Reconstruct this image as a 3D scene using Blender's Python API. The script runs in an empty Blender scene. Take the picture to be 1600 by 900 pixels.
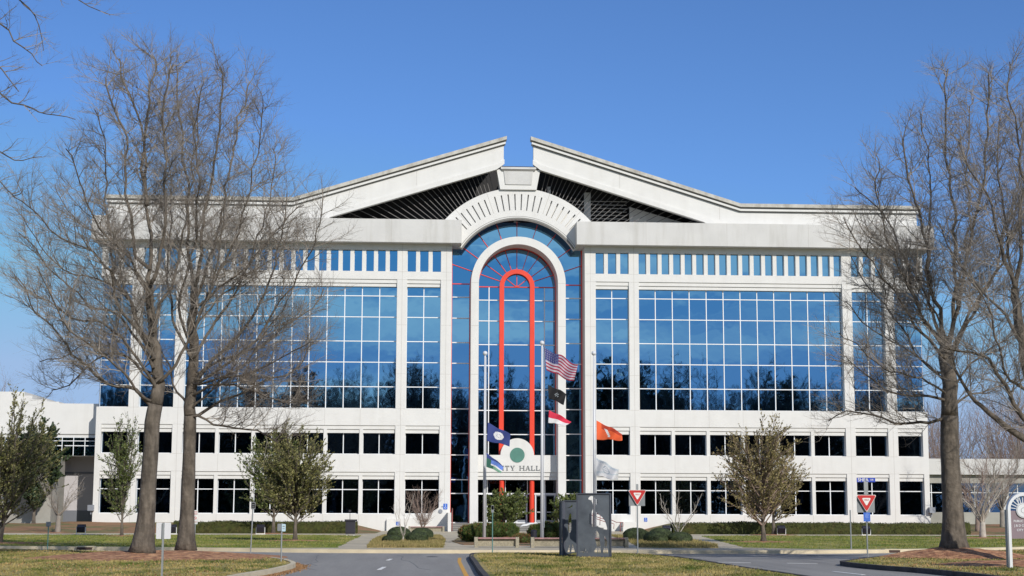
import bpy, math, random
from mathutils import Vector, Matrix, noise
S = bpy.context.scene
# ------------------------------------------------------------------ camera, sky, sun, exposure
cam = bpy.data.cameras.new('camera'); co = bpy.data.objects.new('camera', cam)
S.collection.objects.link(co); S.camera = co
cam.lens = 56.09; cam.sensor_width = 36; cam.clip_end = 3000; cam.clip_start = .5
co.location = (-9.09, -142.455, 1.75)
yaw, pitch, roll = math.radians(3.4146), math.radians(8.0146), math.radians(.1529)
co.rotation_euler = (Matrix.Rotation(-yaw, 3, 'Z') @ Matrix.Rotation(math.pi/2 + pitch, 3, 'X') @ Matrix.Rotation(roll, 3, 'Z')).to_euler()
SUN = Vector((.50, -1.0, .65)).normalized()
EL = math.asin(SUN.z); AZ = math.atan2(SUN.x, SUN.y)
W = bpy.data.worlds.new('World'); S.world = W; W.use_nodes = True
nt = W.node_tree; nt.nodes.clear()
sky = nt.nodes.new('ShaderNodeTexSky'); sky.sky_type = 'NISHITA'; sky.sun_disc = False
sky.sun_elevation = EL; sky.sun_rotation = AZ; sky.air_density = 1.0; sky.dust_density = .05; sky.ozone_density = 3.0; sky.altitude = 1200
tc = nt.nodes.new('ShaderNodeTexCoord'); sx = nt.nodes.new('ShaderNodeSeparateXYZ')
nt.links.new(tc.outputs['Generated'], sx.inputs[0])
mp = nt.nodes.new('ShaderNodeMapping'); mp.inputs['Scale'].default_value = (1.8, 1.8, 13)
nt.links.new(tc.outputs['Generated'], mp.inputs[0])
cn = nt.nodes.new('ShaderNodeTexNoise'); cn.inputs['Scale'].default_value = 2.3; cn.inputs['Detail'].default_value = 6; cn.inputs['Roughness'].default_value = .55
nt.links.new(mp.outputs[0], cn.inputs['Vector'])
cr = nt.nodes.new('ShaderNodeValToRGB'); cr.color_ramp.elements[0].position = .44; cr.color_ramp.elements[1].position = .60
nt.links.new(cn.outputs['Fac'], cr.inputs[0])
mr = nt.nodes.new('ShaderNodeMapRange'); mr.inputs['From Min'].default_value = .1; mr.inputs['From Max'].default_value = -.5; mr.inputs['To Min'].default_value = 0; mr.inputs['To Max'].default_value = .75
nt.links.new(sx.outputs['Y'], mr.inputs['Value'])
mu = nt.nodes.new('ShaderNodeMath'); mu.operation = 'MULTIPLY'
nt.links.new(cr.outputs[0], mu.inputs[0]); nt.links.new(mr.outputs[0], mu.inputs[1])
mx = nt.nodes.new('ShaderNodeMix'); mx.data_type = 'RGBA'; mx.inputs['B'].default_value = (10, 10.8, 10.8, 1)
nt.links.new(mu.outputs[0], mx.inputs['Factor']); tn = nt.nodes.new('ShaderNodeVectorMath'); tn.operation = 'MULTIPLY'; tn.inputs[1].default_value = (.68, .93, 1.28)
mi_ = nt.nodes.new('ShaderNodeVectorMath'); mi_.operation = 'MINIMUM'; mi_.inputs[1].default_value = (3.5, 5.2, 8.0)
nt.links.new(sky.outputs[0], tn.inputs[0]); nt.links.new(tn.outputs[0], mi_.inputs[0]); nt.links.new(mi_.outputs[0], mx.inputs['A'])
bg = nt.nodes.new('ShaderNodeBackground'); bg.inputs['Strength'].default_value = .098
wo = nt.nodes.new('ShaderNodeOutputWorld')
nt.links.new(mx.outputs['Result'], bg.inputs[0]); nt.links.new(bg.outputs[0], wo.inputs[0])
sl = bpy.data.lights.new('sun', 'SUN'); sl.energy = 4.0; sl.angle = math.radians(.5); sl.color = (1, .945, .855)
so = bpy.data.objects.new('sun', sl); S.collection.objects.link(so)
so.rotation_euler = SUN.to_track_quat('Z', 'Y').to_euler(); so.location = (60, -200, 90)
S.view_settings.view_transform = 'Standard'; S.view_settings.look = 'None'
S.view_settings.gamma = 1; S.view_settings.exposure = -.0
random.seed(11)
K = {'BALLS_L': [(-10.0, -49.75, 1.36, 0.81), (-10.33, -55.67, 1.03, 0.42), (-8.66, -44.050000000000004, 1.36, 0.69), (-8.98, -54.63, 1.22, 0.58)],
 'BALLS_R': [(4.1, -46.45, 1.5, 0.74), (3.97, -50.540000000000006, 0.77, 0.63), (6.79, -38.68, 1.46, 0.67), (4.04, -54.84, 1.34, 0.64), (5.4, -54.730000000000004, 1.34, 0.59)],
 'BASES': {'A': (-18.71, -84.66, 0.3), 'B': (-17.76, -80.63, 0.3), 'C': (11.28, -82.34, 0.38), 'D': (13.9, -87.5, 0.2), 'E': (-24.6, -92.5, 0.2)},
 'FLAGS': {'black': [(-2.53, -63, 8.1), (-2.51, -63, 7.42), (-1.61, -63, 7.65), (-1.76, -63, 7.11)],
           'blue': [(-5.18, -54.9, 6.65), (-5.22, -54.9, 5.63), (-3.92, -54.9, 5.99), (-3.98, -54.9, 5.36)],
           'bluegreen': [(-5.24, -54.9, 5.0), (-5.27, -54.9, 4.24), (-4.29, -54.9, 4.24), (-4.45, -54.9, 3.9)],
           'orange': [(0.46, -58, 6.61), (0.46, -58, 5.59), (1.82, -58, 5.94), (1.82, -58, 5.57)],
           'redwhite': [(-2.48, -63, 6.82), (-2.53, -63, 6.18), (-1.37, -63, 6.28), (-1.58, -63, 6.07)],
           'us': [(-2.72, -63, 9.96), (-2.61, -63, 8.82), (-1.06, -63, 9.12), (-1.22, -63, 8.23)],
           'white': [(0.43, -58, 4.65), (0.43, -58, 3.7), (1.61, -58, 4.01), (1.6, -58, 3.44)]},
 'LIMBS_A': [(0.31, 0.26, [(0.0, 0.0, 0.01), (0.07, 0.0, 0.77), (0.12, 0.0, 1.66), (0.15, 0.0, 2.79), (0.19, 0.0, 3.7), (0.2, 0.0, 4.61), (0.3, 0.0, 5.25)]),
             (0.25, 0.13, [(0.3, 0.0, 5.25), (0.36, 0.15, 6.0), (0.17, 0.3, 6.93), (0.01, 0.45, 8.35), (-0.11, 0.6, 9.71)]),
             (0.12, 0.03, [(-0.01, 0.0, 9.62), (-0.2, 0.2, 11.44), (-0.4, 0.4, 13.07), (-0.55, 0.6, 15.2), (-1.18, 0.8, 16.8), (-1.46, 1.0, 17.71), (-1.66, 1.2, 18.28)]),
             (0.11, 0.03, [(-0.01, 0.0, 9.62), (0.27, -0.2, 10.37), (0.48, -0.4, 11.27), (0.48, -0.6, 12.88), (0.36, -0.8, 15.5), (0.51, -1.0, 16.69), (0.7, -1.2, 17.44)]),
             (0.1, 0.03, [(-0.05, 0.0, 10.16), (-0.57, 0.04, 10.51), (-0.76, 0.09, 11.58), (-0.96, 0.13, 12.53), (-1.07, 0.17, 13.42), (-1.13, 0.21, 15.01), (-1.75, 0.26, 16.48), (-1.98, 0.3, 17.33)]),
             (0.1, 0.03, [(-0.25, 0.0, 12.51), (-0.56, 0.44, 14.27), (-0.51, 0.88, 15.91), (-0.55, 1.32, 17.07), (-0.44, 1.76, 18.12), (-0.5, 2.2, 18.74)]),
             (0.13, 0.02, [(0.19, 0.0, 5.07), (-0.09, -0.17, 5.46), (-0.64, -0.33, 5.81), (-1.4, -0.5, 5.98), (-2.02, -0.67, 6.53), (-2.53, -0.83, 6.87), (-3.04, -1.0, 7.69), (-3.47, -1.17, 8.12), (-3.96, -1.33, 8.7), (-4.4, -1.5, 9.58)]),
             (0.11, 0.02, [(0.17, 0.0, 6.9), (-0.55, 0.36, 8.26), (-0.87, 0.71, 9.15), (-1.5, 1.07, 10.0), (-1.88, 1.43, 12.04), (-2.11, 1.79, 13.32), (-2.3, 2.14, 15.44), (-2.78, 2.5, 16.7)]),
             (0.11, 0.02, [(0.16, 0.0, 7.37), (-0.65, -0.4, 8.24), (-1.04, -0.8, 8.71), (-1.38, -1.2, 10.12), (-2.21, -1.6, 10.64), (-2.96, -2.0, 11.02), (-3.72, -2.4, 11.77), (-4.36, -2.8, 12.29)]),
             (0.09, 0.02, [(0.18, 0.0, 6.56), (-1.13, 0.25, 8.38), (-2.2, 0.5, 8.8), (-3.04, 0.75, 9.53), (-3.94, 1.0, 10.38), (-4.53, 1.25, 11.01), (-5.15, 1.5, 11.6)]),
             (0.1, 0.02, [(0.32, 0.0, 5.75), (-0.31, -0.5, 6.85), (-1.04, -1.0, 7.71), (-1.62, -1.5, 8.1), (-2.4, -2.0, 8.1), (-3.08, -2.5, 8.63), (-3.52, -3.0, 9.0)]),
             (0.1, 0.02, [(0.14, 0.0, 7.83), (0.36, 0.53, 9.06), (0.7, 1.07, 10.33), (0.92, 1.6, 12.11), (1.03, 2.13, 14.18), (1.13, 2.67, 16.3), (0.89, 3.2, 17.84)]),
             (0.1, 0.02, [(0.17, 0.0, 8.29), (-0.15, -0.64, 9.6), (-1.1, -1.28, 10.87), (-1.91, -1.92, 11.89), (-2.27, -2.56, 13.12), (-2.49, -3.2, 13.88)]),
             (0.09, 0.02, [(0.34, 0.0, 5.98), (1.01, -0.2, 6.66), (1.57, -0.4, 7.8), (2.23, -0.6, 9.4), (2.55, -0.8, 11.0), (2.68, -1.0, 12.83)]),
             (0.07, 0.015, [(0.2, 0.0, 5.98), (-0.81, 0.4, 6.93), (-1.7, 0.8, 7.43), (-2.59, 1.2, 7.47), (-3.46, 1.6, 7.03), (-4.36, 2.0, 6.94)]),
             (0.07, 0.015, [(0.22, 0.0, 6.9), (-0.74, -0.4, 8.93), (-1.82, -0.8, 9.55), (-2.87, -1.2, 9.94), (-3.71, -1.6, 11.01), (-4.2, -2.0, 11.61)]),
             (0.07, 0.015, [(0.1, 0.0, 8.99), (-1.24, 0.75, 10.73), (-2.34, 1.5, 11.56), (-3.48, 2.25, 12.66), (-4.29, 3.0, 13.78)]),
             (0.08, 0.02, [(0.31, 0.0, 6.21), (-0.39, 0.7, 6.62), (-1.22, 1.4, 7.14), (-2.29, 2.1, 7.08), (-3.33, 2.8, 6.18), (-4.19, 3.5, 5.99)]),
             (0.08, 0.02, [(0.29, 0.0, 5.3), (-0.23, -0.7, 5.7), (-0.92, -1.4, 6.54), (-1.69, -2.1, 7.13), (-2.55, -2.8, 7.93), (-3.21, -3.5, 9.59)])],
 'LIMBS_B': [(0.28, 0.235, [(0.01, 0.0, 0.0), (0.02, 0.0, 0.96), (0.03, 0.0, 2.41), (0.03, 0.0, 3.86), (0.02, 0.0, 5.08)]), (0.23, 0.15, [(0.02, 0.0, 5.08), (-0.01, 0.1, 6.32), (-0.01, 0.2, 7.56), (0.01, 0.3, 8.82), (-0.04, 0.4, 10.09)]),
             (0.11, 0.03, [(0.02, 0.0, 10.03), (-0.35, 0.24, 12.16), (-0.42, 0.48, 13.91), (-0.62, 0.72, 15.25), (-0.96, 0.96, 17.81), (-1.08, 1.2, 19.11)]),
             (0.12, 0.03, [(0.02, 0.0, 10.03), (0.21, -0.2, 11.01), (0.4, -0.4, 12.91), (0.64, -0.6, 14.14), (0.92, -0.8, 16.2), (1.0, -1.0, 17.81), (1.01, -1.2, 18.47)]),
             (0.1, 0.03, [(0.03, 0.0, 9.53), (0.57, 0.56, 11.39), (0.94, 1.12, 13.54), (1.19, 1.68, 16.02), (1.47, 2.24, 17.94), (1.69, 2.8, 19.04)]),
             (0.12, 0.02, [(0.01, 0.0, 6.31), (0.85, -0.13, 7.22), (1.5, -0.27, 7.9), (2.3, -0.4, 8.83), (2.94, -0.53, 10.24), (3.4, -0.67, 11.97), (3.57, -0.8, 13.71)]),
             (0.1, 0.02, [(0.02, 0.0, 7.3), (0.91, 0.4, 8.84), (1.69, 0.8, 10.42), (2.35, 1.2, 12.28), (2.77, 1.6, 14.45), (2.83, 2.0, 16.12)]),
             (0.1, 0.02, [(0.04, 0.0, 8.29), (0.75, -0.52, 9.97), (1.61, -1.04, 11.64), (2.23, -1.56, 13.54), (2.59, -2.08, 15.42), (2.77, -2.6, 16.89)]),
             (0.1, 0.02, [(0.02, 0.0, 5.08), (0.78, 0.23, 5.35), (1.6, 0.47, 5.91), (2.42, 0.7, 6.38), (3.39, 0.93, 6.66), (4.23, 1.17, 7.44), (4.82, 1.4, 8.49)]),
             (0.1, 0.02, [(0.04, 0.0, 6.06), (1.3, -0.37, 6.9), (2.52, -0.73, 7.98), (3.49, -1.1, 9.43), (4.22, -1.47, 10.61), (4.94, -1.83, 12.29), (5.06, -2.2, 13.2)]),
             (0.09, 0.02, [(0.05, 0.0, 6.56), (1.17, 0.6, 7.36), (2.59, 1.2, 7.94), (3.52, 1.8, 8.91), (4.48, 2.4, 9.64), (4.82, 3.0, 10.38)]),
             (0.08, 0.02, [(0.02, 0.0, 4.96), (0.29, -0.2, 5.07), (1.37, -0.4, 4.65), (2.6, -0.6, 4.58), (3.35, -0.8, 4.09), (3.84, -1.0, 4.32)]),
             (0.09, 0.02, [(0.02, 0.0, 7.3), (-0.86, 0.68, 8.86), (-1.22, 1.36, 10.72), (-1.24, 2.04, 12.9), (-1.57, 2.72, 15.15), (-2.07, 3.4, 17.72)]),
             (0.09, 0.02, [(0.03, 0.0, 7.79), (-0.42, -0.68, 9.19), (0.1, -1.36, 11.07), (0.36, -2.04, 13.41), (0.26, -2.72, 15.72), (0.61, -3.4, 17.32)]),
             (0.08, 0.02, [(0.02, 0.0, 5.82), (1.12, -0.75, 6.26), (2.41, -1.5, 5.97), (3.68, -2.25, 5.45), (4.67, -3.0, 5.52)]),
             (0.08, 0.02, [(-0.01, 0.0, 5.33), (-0.77, 0.6, 6.35), (-1.09, 1.2, 7.4), (-1.76, 1.8, 8.47), (-2.29, 2.4, 9.83)]),
             (0.08, 0.02, [(0.01, 0.0, 9.28), (1.39, 0.12, 10.32), (2.34, 0.25, 11.36), (3.54, 0.38, 12.92), (4.15, 0.5, 13.47)]),
             (0.07, 0.015, [(0.05, 0.0, 6.31), (1.6, -0.75, 6.51), (3.1, -1.5, 6.94), (4.11, -2.25, 7.4), (4.86, -3.0, 7.64)]),
             (0.07, 0.015, [(-0.01, 0.0, 8.29), (1.1, 0.62, 9.88), (2.26, 1.25, 11.0), (3.32, 1.88, 11.76), (3.77, 2.5, 12.53)]),
             (0.07, 0.015, [(0.08, 0.0, 5.33), (1.08, -0.38, 6.29), (2.07, -0.75, 7.0), (3.27, -1.12, 8.68), (4.0, -1.5, 9.87)])],
 'LIMBS_C': [(0.4, 0.34, [(0.02, 0.0, 0.0), (0.03, 0.0, 0.96), (0.01, 0.0, 2.4), (-0.01, 0.0, 3.86), (0.03, 0.0, 5.08)]), (0.33, 0.26, [(0.03, 0.0, 5.08), (0.09, 0.1, 6.32), (0.08, 0.2, 7.32), (0.06, 0.3, 7.82)]),
             (0.12, 0.02, [(-0.04, 0.0, 7.79), (-0.3, 0.07, 8.29), (-0.84, 0.14, 8.8), (-1.2, 0.21, 10.3), (-1.64, 0.29, 11.59), (-2.14, 0.36, 12.79), (-2.81, 0.43, 13.61), (-3.34, 0.5, 14.08)]),
             (0.12, 0.03, [(-0.04, 0.0, 7.79), (-0.25, -0.2, 8.76), (-0.65, -0.4, 9.97), (-0.92, -0.6, 12.16), (-1.47, -0.8, 13.84), (-1.78, -1.0, 15.61)]),
             (0.13, 0.03, [(0.03, 0.0, 7.79), (0.4, 0.23, 8.82), (0.65, 0.47, 11.37), (0.77, 0.7, 13.13), (0.61, 0.93, 15.06), (0.68, 1.17, 17.21), (0.91, 1.4, 19.13)]),
             (0.12, 0.03, [(0.08, 0.0, 7.79), (0.43, -0.25, 9.26), (0.74, -0.5, 11.22), (1.11, -0.75, 13.19), (1.46, -1.0, 14.9), (1.49, -1.25, 16.61), (1.46, -1.5, 18.2)]),
             (0.11, 0.02, [(0.08, 0.0, 7.05), (-0.28, 0.48, 8.84), (-0.3, 0.96, 10.93), (0.06, 1.44, 13.34), (0.17, 1.92, 15.53), (0.04, 2.4, 17.51)]),
             (0.11, 0.02, [(0.04, 0.0, 5.13), (-0.86, -0.12, 4.83), (-2.14, -0.24, 4.81), (-3.11, -0.36, 5.11), (-4.05, -0.48, 5.15), (-4.82, -0.6, 4.9)]),
             (0.09, 0.02, [(0.06, 0.0, 5.7), (-0.95, -0.5, 5.78), (-2.41, -1.0, 5.95), (-3.45, -1.5, 6.36), (-4.41, -2.0, 7.07)]),
             (0.09, 0.02, [(0.07, 0.0, 6.68), (-0.37, 0.4, 6.83), (-1.43, 0.8, 7.81), (-2.06, 1.2, 8.23), (-2.74, 1.6, 8.9), (-3.38, 2.0, 9.76)]),
             (0.1, 0.02, [(0.01, 0.0, 7.3), (-1.11, -0.48, 8.22), (-2.21, -0.96, 9.63), (-3.06, -1.44, 10.53), (-3.91, -1.92, 11.42), (-4.55, -2.4, 12.3)]),
             (0.09, 0.02, [(0.04, 0.0, 5.33), (0.94, 0.5, 5.93), (2.09, 1.0, 6.15), (3.2, 1.5, 6.71)]), (0.1, 0.02, [(0.06, 0.0, 7.3), (1.02, 0.56, 8.86), (2.18, 1.12, 10.47), (3.11, 1.68, 12.38), (3.95, 2.24, 14.6), (4.54, 2.8, 17.15)]),
             (0.1, 0.02, [(0.09, 0.0, 7.3), (0.84, -0.7, 8.96), (1.64, -1.4, 10.59), (2.32, -2.1, 12.45), (2.52, -2.8, 14.76)]),
             (0.09, 0.02, [(0.02, 0.0, 7.54), (-1.4, -0.75, 9.42), (-2.56, -1.5, 11.51), (-3.21, -2.25, 13.32), (-3.27, -3.0, 14.62)]),
             (0.09, 0.02, [(0.03, 0.0, 7.67), (0.91, 0.8, 10.41), (1.68, 1.6, 13.13), (1.93, 2.4, 15.93), (2.58, 3.2, 18.57)]),
             (0.08, 0.02, [(0.05, 0.0, 6.31), (-0.73, 0.8, 7.37), (-1.45, 1.6, 8.96), (-2.47, 2.4, 10.6), (-2.74, 3.2, 11.77)]),
             (0.07, 0.015, [(0.06, 0.0, 5.82), (-1.29, -0.85, 6.48), (-2.77, -1.7, 6.63), (-4.19, -2.55, 7.49), (-5.12, -3.4, 7.86)]),
             (0.07, 0.015, [(0.04, 0.0, 8.04), (-1.05, 0.25, 10.56), (-1.71, 0.5, 11.35), (-2.63, 0.75, 12.14), (-3.3, 1.0, 13.2)]), (0.07, 0.015, [(0.08, 0.0, 6.31), (1.15, -0.33, 7.27), (2.32, -0.67, 8.24), (2.75, -1.0, 9.68)])],
 'LIMBS_D': [(0.42, 0.36, [(-0.76, 0.0, -0.14), (-0.7, 0.0, 1.18), (-0.69, 0.0, 2.51), (-0.72, 0.0, 3.4)]),
             (0.2, 0.03, [(-0.72, 0.0, 3.4), (-1.47, 0.06, 4.07), (-2.22, 0.11, 4.63), (-2.88, 0.17, 5.01), (-3.3, 0.23, 5.46), (-3.71, 0.29, 6.14), (-4.01, 0.34, 7.0), (-4.15, 0.4, 7.74)]),
             (0.16, 0.03, [(-0.71, 0.0, 3.62), (-1.76, -0.2, 4.95), (-2.47, -0.4, 6.05), (-2.98, -0.6, 6.7), (-3.49, -0.8, 7.03), (-4.24, -1.0, 7.1), (-4.97, -1.2, 7.29)]),
             (0.3, 0.14, [(-0.72, 0.0, 3.4), (-1.06, 0.1, 5.19), (-1.41, 0.2, 6.78), (-1.61, 0.3, 8.16), (-1.66, 0.4, 9.56)]),
             (0.12, 0.02, [(-1.81, 0.0, 9.5), (-2.32, 0.15, 11.57), (-2.54, 0.3, 12.91), (-3.15, 0.45, 13.89), (-3.51, 0.6, 15.08)]),
             (0.12, 0.02, [(-1.81, 0.0, 9.5), (-1.58, -0.12, 11.1), (-1.45, -0.24, 12.53), (-1.63, -0.36, 14.77), (-1.96, -0.48, 16.38), (-1.83, -0.6, 17.64)]),
             (0.1, 0.02, [(-1.57, 0.0, 7.45), (-2.3, 0.38, 8.86), (-3.06, 0.75, 9.82), (-3.6, 1.12, 10.81), (-3.91, 1.5, 12.05)]),
             (0.1, 0.02, [(-1.67, 0.0, 7.9), (-1.71, 0.55, 10.27), (-1.66, 1.1, 12.25), (-1.61, 1.65, 14.27), (-1.27, 2.2, 16.36)]),
             (0.1, 0.02, [(-1.19, 0.0, 5.64), (-2.39, -0.5, 6.26), (-2.87, -1.0, 7.33), (-3.34, -1.5, 8.6), (-4.26, -2.0, 9.63)]),
             (0.14, 0.03, [(-1.1, 0.0, 5.19), (-0.73, -0.2, 7.43), (-0.46, -0.4, 10.14), (-0.18, -0.6, 12.88), (-0.37, -0.8, 15.62)])],
 'LIMBS_E': [(0.4, 0.36, [(1.81, 0.0, -0.2), (1.69, 0.0, 1.53), (1.63, 0.0, 3.46), (1.49, 0.0, 5.42), (1.34, 0.0, 7.41)]), (0.3, 0.14, [(1.34, 0.0, 7.41), (1.15, 0.1, 9.43), (1.0, 0.2, 12.5), (0.9, 0.3, 15.64), (0.76, 0.4, 18.64)]),
             (0.1, 0.012, [(1.11, 0.0, 11.44), (1.5, 0.09, 13.51), (1.92, 0.17, 14.58), (2.4, 0.26, 14.65), (2.95, 0.34, 14.27), (3.42, 0.43, 14.13), (3.97, 0.51, 14.08), (4.46, 0.6, 13.92)]),
             (0.09, 0.012, [(1.01, 0.0, 15.14), (1.62, -0.2, 16.77), (2.27, -0.4, 16.76), (2.83, -0.6, 16.25), (3.3, -0.8, 15.68), (3.76, -1.0, 15.27)]),
             (0.09, 0.012, [(0.98, 0.0, 16.4), (1.61, 0.28, 18.4), (2.37, 0.56, 18.09), (2.83, 0.84, 17.65), (3.05, 1.12, 17.21), (3.2, 1.4, 16.48)]),
             (0.08, 0.012, [(1.19, 0.0, 9.81), (1.6, 0.06, 11.66), (2.03, 0.12, 12.71), (2.5, 0.18, 12.77), (2.99, 0.24, 12.58), (3.52, 0.3, 12.63)]),
             (0.08, 0.012, [(1.22, 0.0, 8.61), (1.72, -0.24, 10.79), (2.14, -0.48, 11.56), (2.59, -0.72, 11.61), (3.05, -0.96, 11.17), (3.4, -1.2, 11.23)]),
             (0.09, 0.012, [(0.96, 0.0, 16.81), (1.95, 0.4, 19.09), (3.08, 0.8, 19.05), (4.05, 1.2, 18.38), (4.61, 1.6, 18.0), (5.16, 2.0, 17.92)]),
             (0.08, 0.012, [(1.01, 0.0, 13.49), (1.77, -0.5, 15.22), (2.28, -1.0, 15.5), (2.83, -1.5, 14.76), (3.27, -2.0, 14.13)]), (0.1, 0.02, [(1.16, 0.0, 10.42), (-0.1, 0.33, 12.51), (-1.17, 0.67, 15.71), (-1.81, 1.0, 17.92)]),
             (0.1, 0.02, [(1.22, 0.0, 9.41), (0.61, -1.0, 10.23), (-0.12, -2.0, 11.8)])]}
# ------------------------------------------------------------------ helpers
col = S.collection
class MB:
    def __init__(s): s.v = []; s.f = []; s.m = []; s.smooth = False
    def face(s, pts, mi=0):
        n = len(s.v); s.v += [tuple(p) for p in pts]; s.f.append(tuple(range(n, n+len(pts)))); s.m.append(mi)
    def box(s, x0, x1, y0, y1, z0, z1, mi=0):
        if x0 > x1: x0, x1 = x1, x0
        if y0 > y1: y0, y1 = y1, y0
        n = len(s.v)
        s.v += [(x0,y0,z0),(x1,y0,z0),(x1,y1,z0),(x0,y1,z0),(x0,y0,z1),(x1,y0,z1),(x1,y1,z1),(x0,y1,z1)]
        for q in ((0,1,5,4),(1,2,6,5),(2,3,7,6),(3,0,4,7),(4,5,6,7),(3,2,1,0)):
            s.f.append(tuple(n+i for i in q)); s.m.append(mi)
        return s
    def prism(s, poly, y0, y1, mi=0):           # poly in (x, z)
        a = sum(poly[i][0]*poly[(i+1) % len(poly)][1]-poly[(i+1) % len(poly)][0]*poly[i][1] for i in range(len(poly)))
        if a < 0: poly = poly[::-1]
        n = len(s.v); k = len(poly)
        s.v += [(x, y0, z) for x, z in poly] + [(x, y1, z) for x, z in poly]
        s.f.append(tuple(range(n, n+k))); s.m.append(mi)
        s.f.append(tuple(range(n+2*k-1, n+k-1, -1))); s.m.append(mi)
        for i in range(k):
            j = (i+1) % k; s.f.append((n+i, n+k+i, n+k+j, n+j)); s.m.append(mi)
        return s
    def slab(s, poly, z0, z1, mi=0):            # poly in (x, y)
        a = sum(poly[i][0]*poly[(i+1) % len(poly)][1]-poly[(i+1) % len(poly)][0]*poly[i][1] for i in range(len(poly)))
        if a < 0: poly = poly[::-1]
        n = len(s.v); k = len(poly)
        s.v += [(x, y, z0) for x, y in poly] + [(x, y, z1) for x, y in poly]
        s.f.append(tuple(range(n+k, n+2*k))); s.m.append(mi)
        for i in range(k):
            j = (i+1) % k; s.f.append((n+i, n+j, n+k+j, n+k+i)); s.m.append(mi)
        return s
    def sector(s, r0, r1, a0, a1, y0, y1, cz, cx=0, mi=0, seg=1.5):   # angles in degrees from vertical, around (cx, cz) in xz
        n = max(1, int(abs(a1-a0)/seg+.5))
        A = [math.radians(a0+(a1-a0)*i/n) for i in range(n+1)]
        pts = []
        for t in A: pts.append((cx+r1*math.sin(t), cz+r1*math.cos(t), cx+r0*math.sin(t), cz+r0*math.cos(t)))
        for i in range(n):
            p, q = pts[i], pts[i+1]
            s.face([(p[0],y0,p[1]),(p[2],y0,p[3]),(q[2],y0,q[3]),(q[0],y0,q[1])], mi)
            s.face([(p[0],y1,p[1]),(q[0],y1,q[1]),(q[2],y1,q[3]),(p[2],y1,p[3])], mi)
            s.face([(p[0],y0,p[1]),(q[0],y0,q[1]),(q[0],y1,q[1]),(p[0],y1,p[1])], mi)
            if r0 > 0: s.face([(p[2],y0,p[3]),(p[2],y1,p[3]),(q[2],y1,q[3]),(q[2],y0,q[3])], mi)
        for p, fl in ((pts[0], 0), (pts[-1], 1)):
            q = [(p[0],y0,p[1]),(p[0],y1,p[1]),(p[2],y1,p[3]),(p[2],y0,p[3])]
            s.face(q if fl else q[::-1], mi)
        return s
    def tube(s, pts, rad, n=6, mi=0, cap=True):
        k0 = len(s.v); pts = [Vector(p) for p in pts]; m = len(pts)
        if not hasattr(rad, '__len__'): rad = [rad]*m
        ref = None
        for i in range(m):
            d = (pts[min(i+1, m-1)]-pts[max(i-1, 0)])
            if d.length < 1e-9: d = Vector((0, 0, 1))
            d.normalize()
            if ref is None: ref = d.orthogonal().normalized()
            ref = (ref-d*ref.dot(d))
            if ref.length < 1e-6: ref = d.orthogonal()
            ref.normalize(); b = d.cross(ref)
            for j in range(n):
                a = 2*math.pi*j/n; p = pts[i]+(ref*math.cos(a)+b*math.sin(a))*rad[i]; s.v.append((p.x, p.y, p.z))
        for i in range(m-1):
            for j in range(n):
                a = k0+i*n+j; b_ = k0+i*n+(j+1) % n; s.f.append((a, b_, b_+n, a+n)); s.m.append(mi)
        if cap:
            s.f.append(tuple(k0+(m-1)*n+j for j in range(n))); s.m.append(mi)
            s.f.append(tuple(k0+n-1-j for j in range(n))); s.m.append(mi)
        return s
    def bar(s, a, b, w, y0, y1, mi=0):          # straight bar in the xz plane, width w
        a = Vector(a); b = Vector(b); d = (b-a).normalized(); nrm = Vector((-d.y, d.x))*w/2
        s.prism([tuple(a+nrm), tuple(a-nrm), tuple(b-nrm), tuple(b+nrm)], y0, y1, mi); return s
    def mesh(s, name, mats, smooth=False):
        me = bpy.data.meshes.new(name); me.from_pydata(s.v, [], s.f)
        for m in (mats if isinstance(mats, (list, tuple)) else [mats]): me.materials.append(m)
        me.polygons.foreach_set('material_index', s.m)
        if smooth: me.polygons.foreach_set('use_smooth', [True]*len(me.polygons))
        me.update(); return me
    def build(s, name, mats, parent=None, loc=(0,0,0), smooth=False):
        o = bpy.data.objects.new(name, s.mesh(name, mats, smooth)); col.objects.link(o)
        o.location = loc
        if parent: o.parent = parent
        return o
def tag(o, label=None, cat=None, group=None, kind=None):
    if label: o['label'] = label
    if cat: o['category'] = cat
    if group: o['group'] = group
    if kind: o['kind'] = kind
    return o
def empty(name, loc, label, cat, group=None, rz=0):
    o = bpy.data.objects.new(name, None); col.objects.link(o); o.location = loc; o.rotation_euler = (0, 0, rz)
    o.empty_display_size = .3
    return tag(o, label, cat, group)
def copy_tree(o, parent=None):
    c = o.copy(); col.objects.link(c)
    if parent: c.parent = parent
    for ch in o.children: copy_tree(ch, c)
    return c
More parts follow.
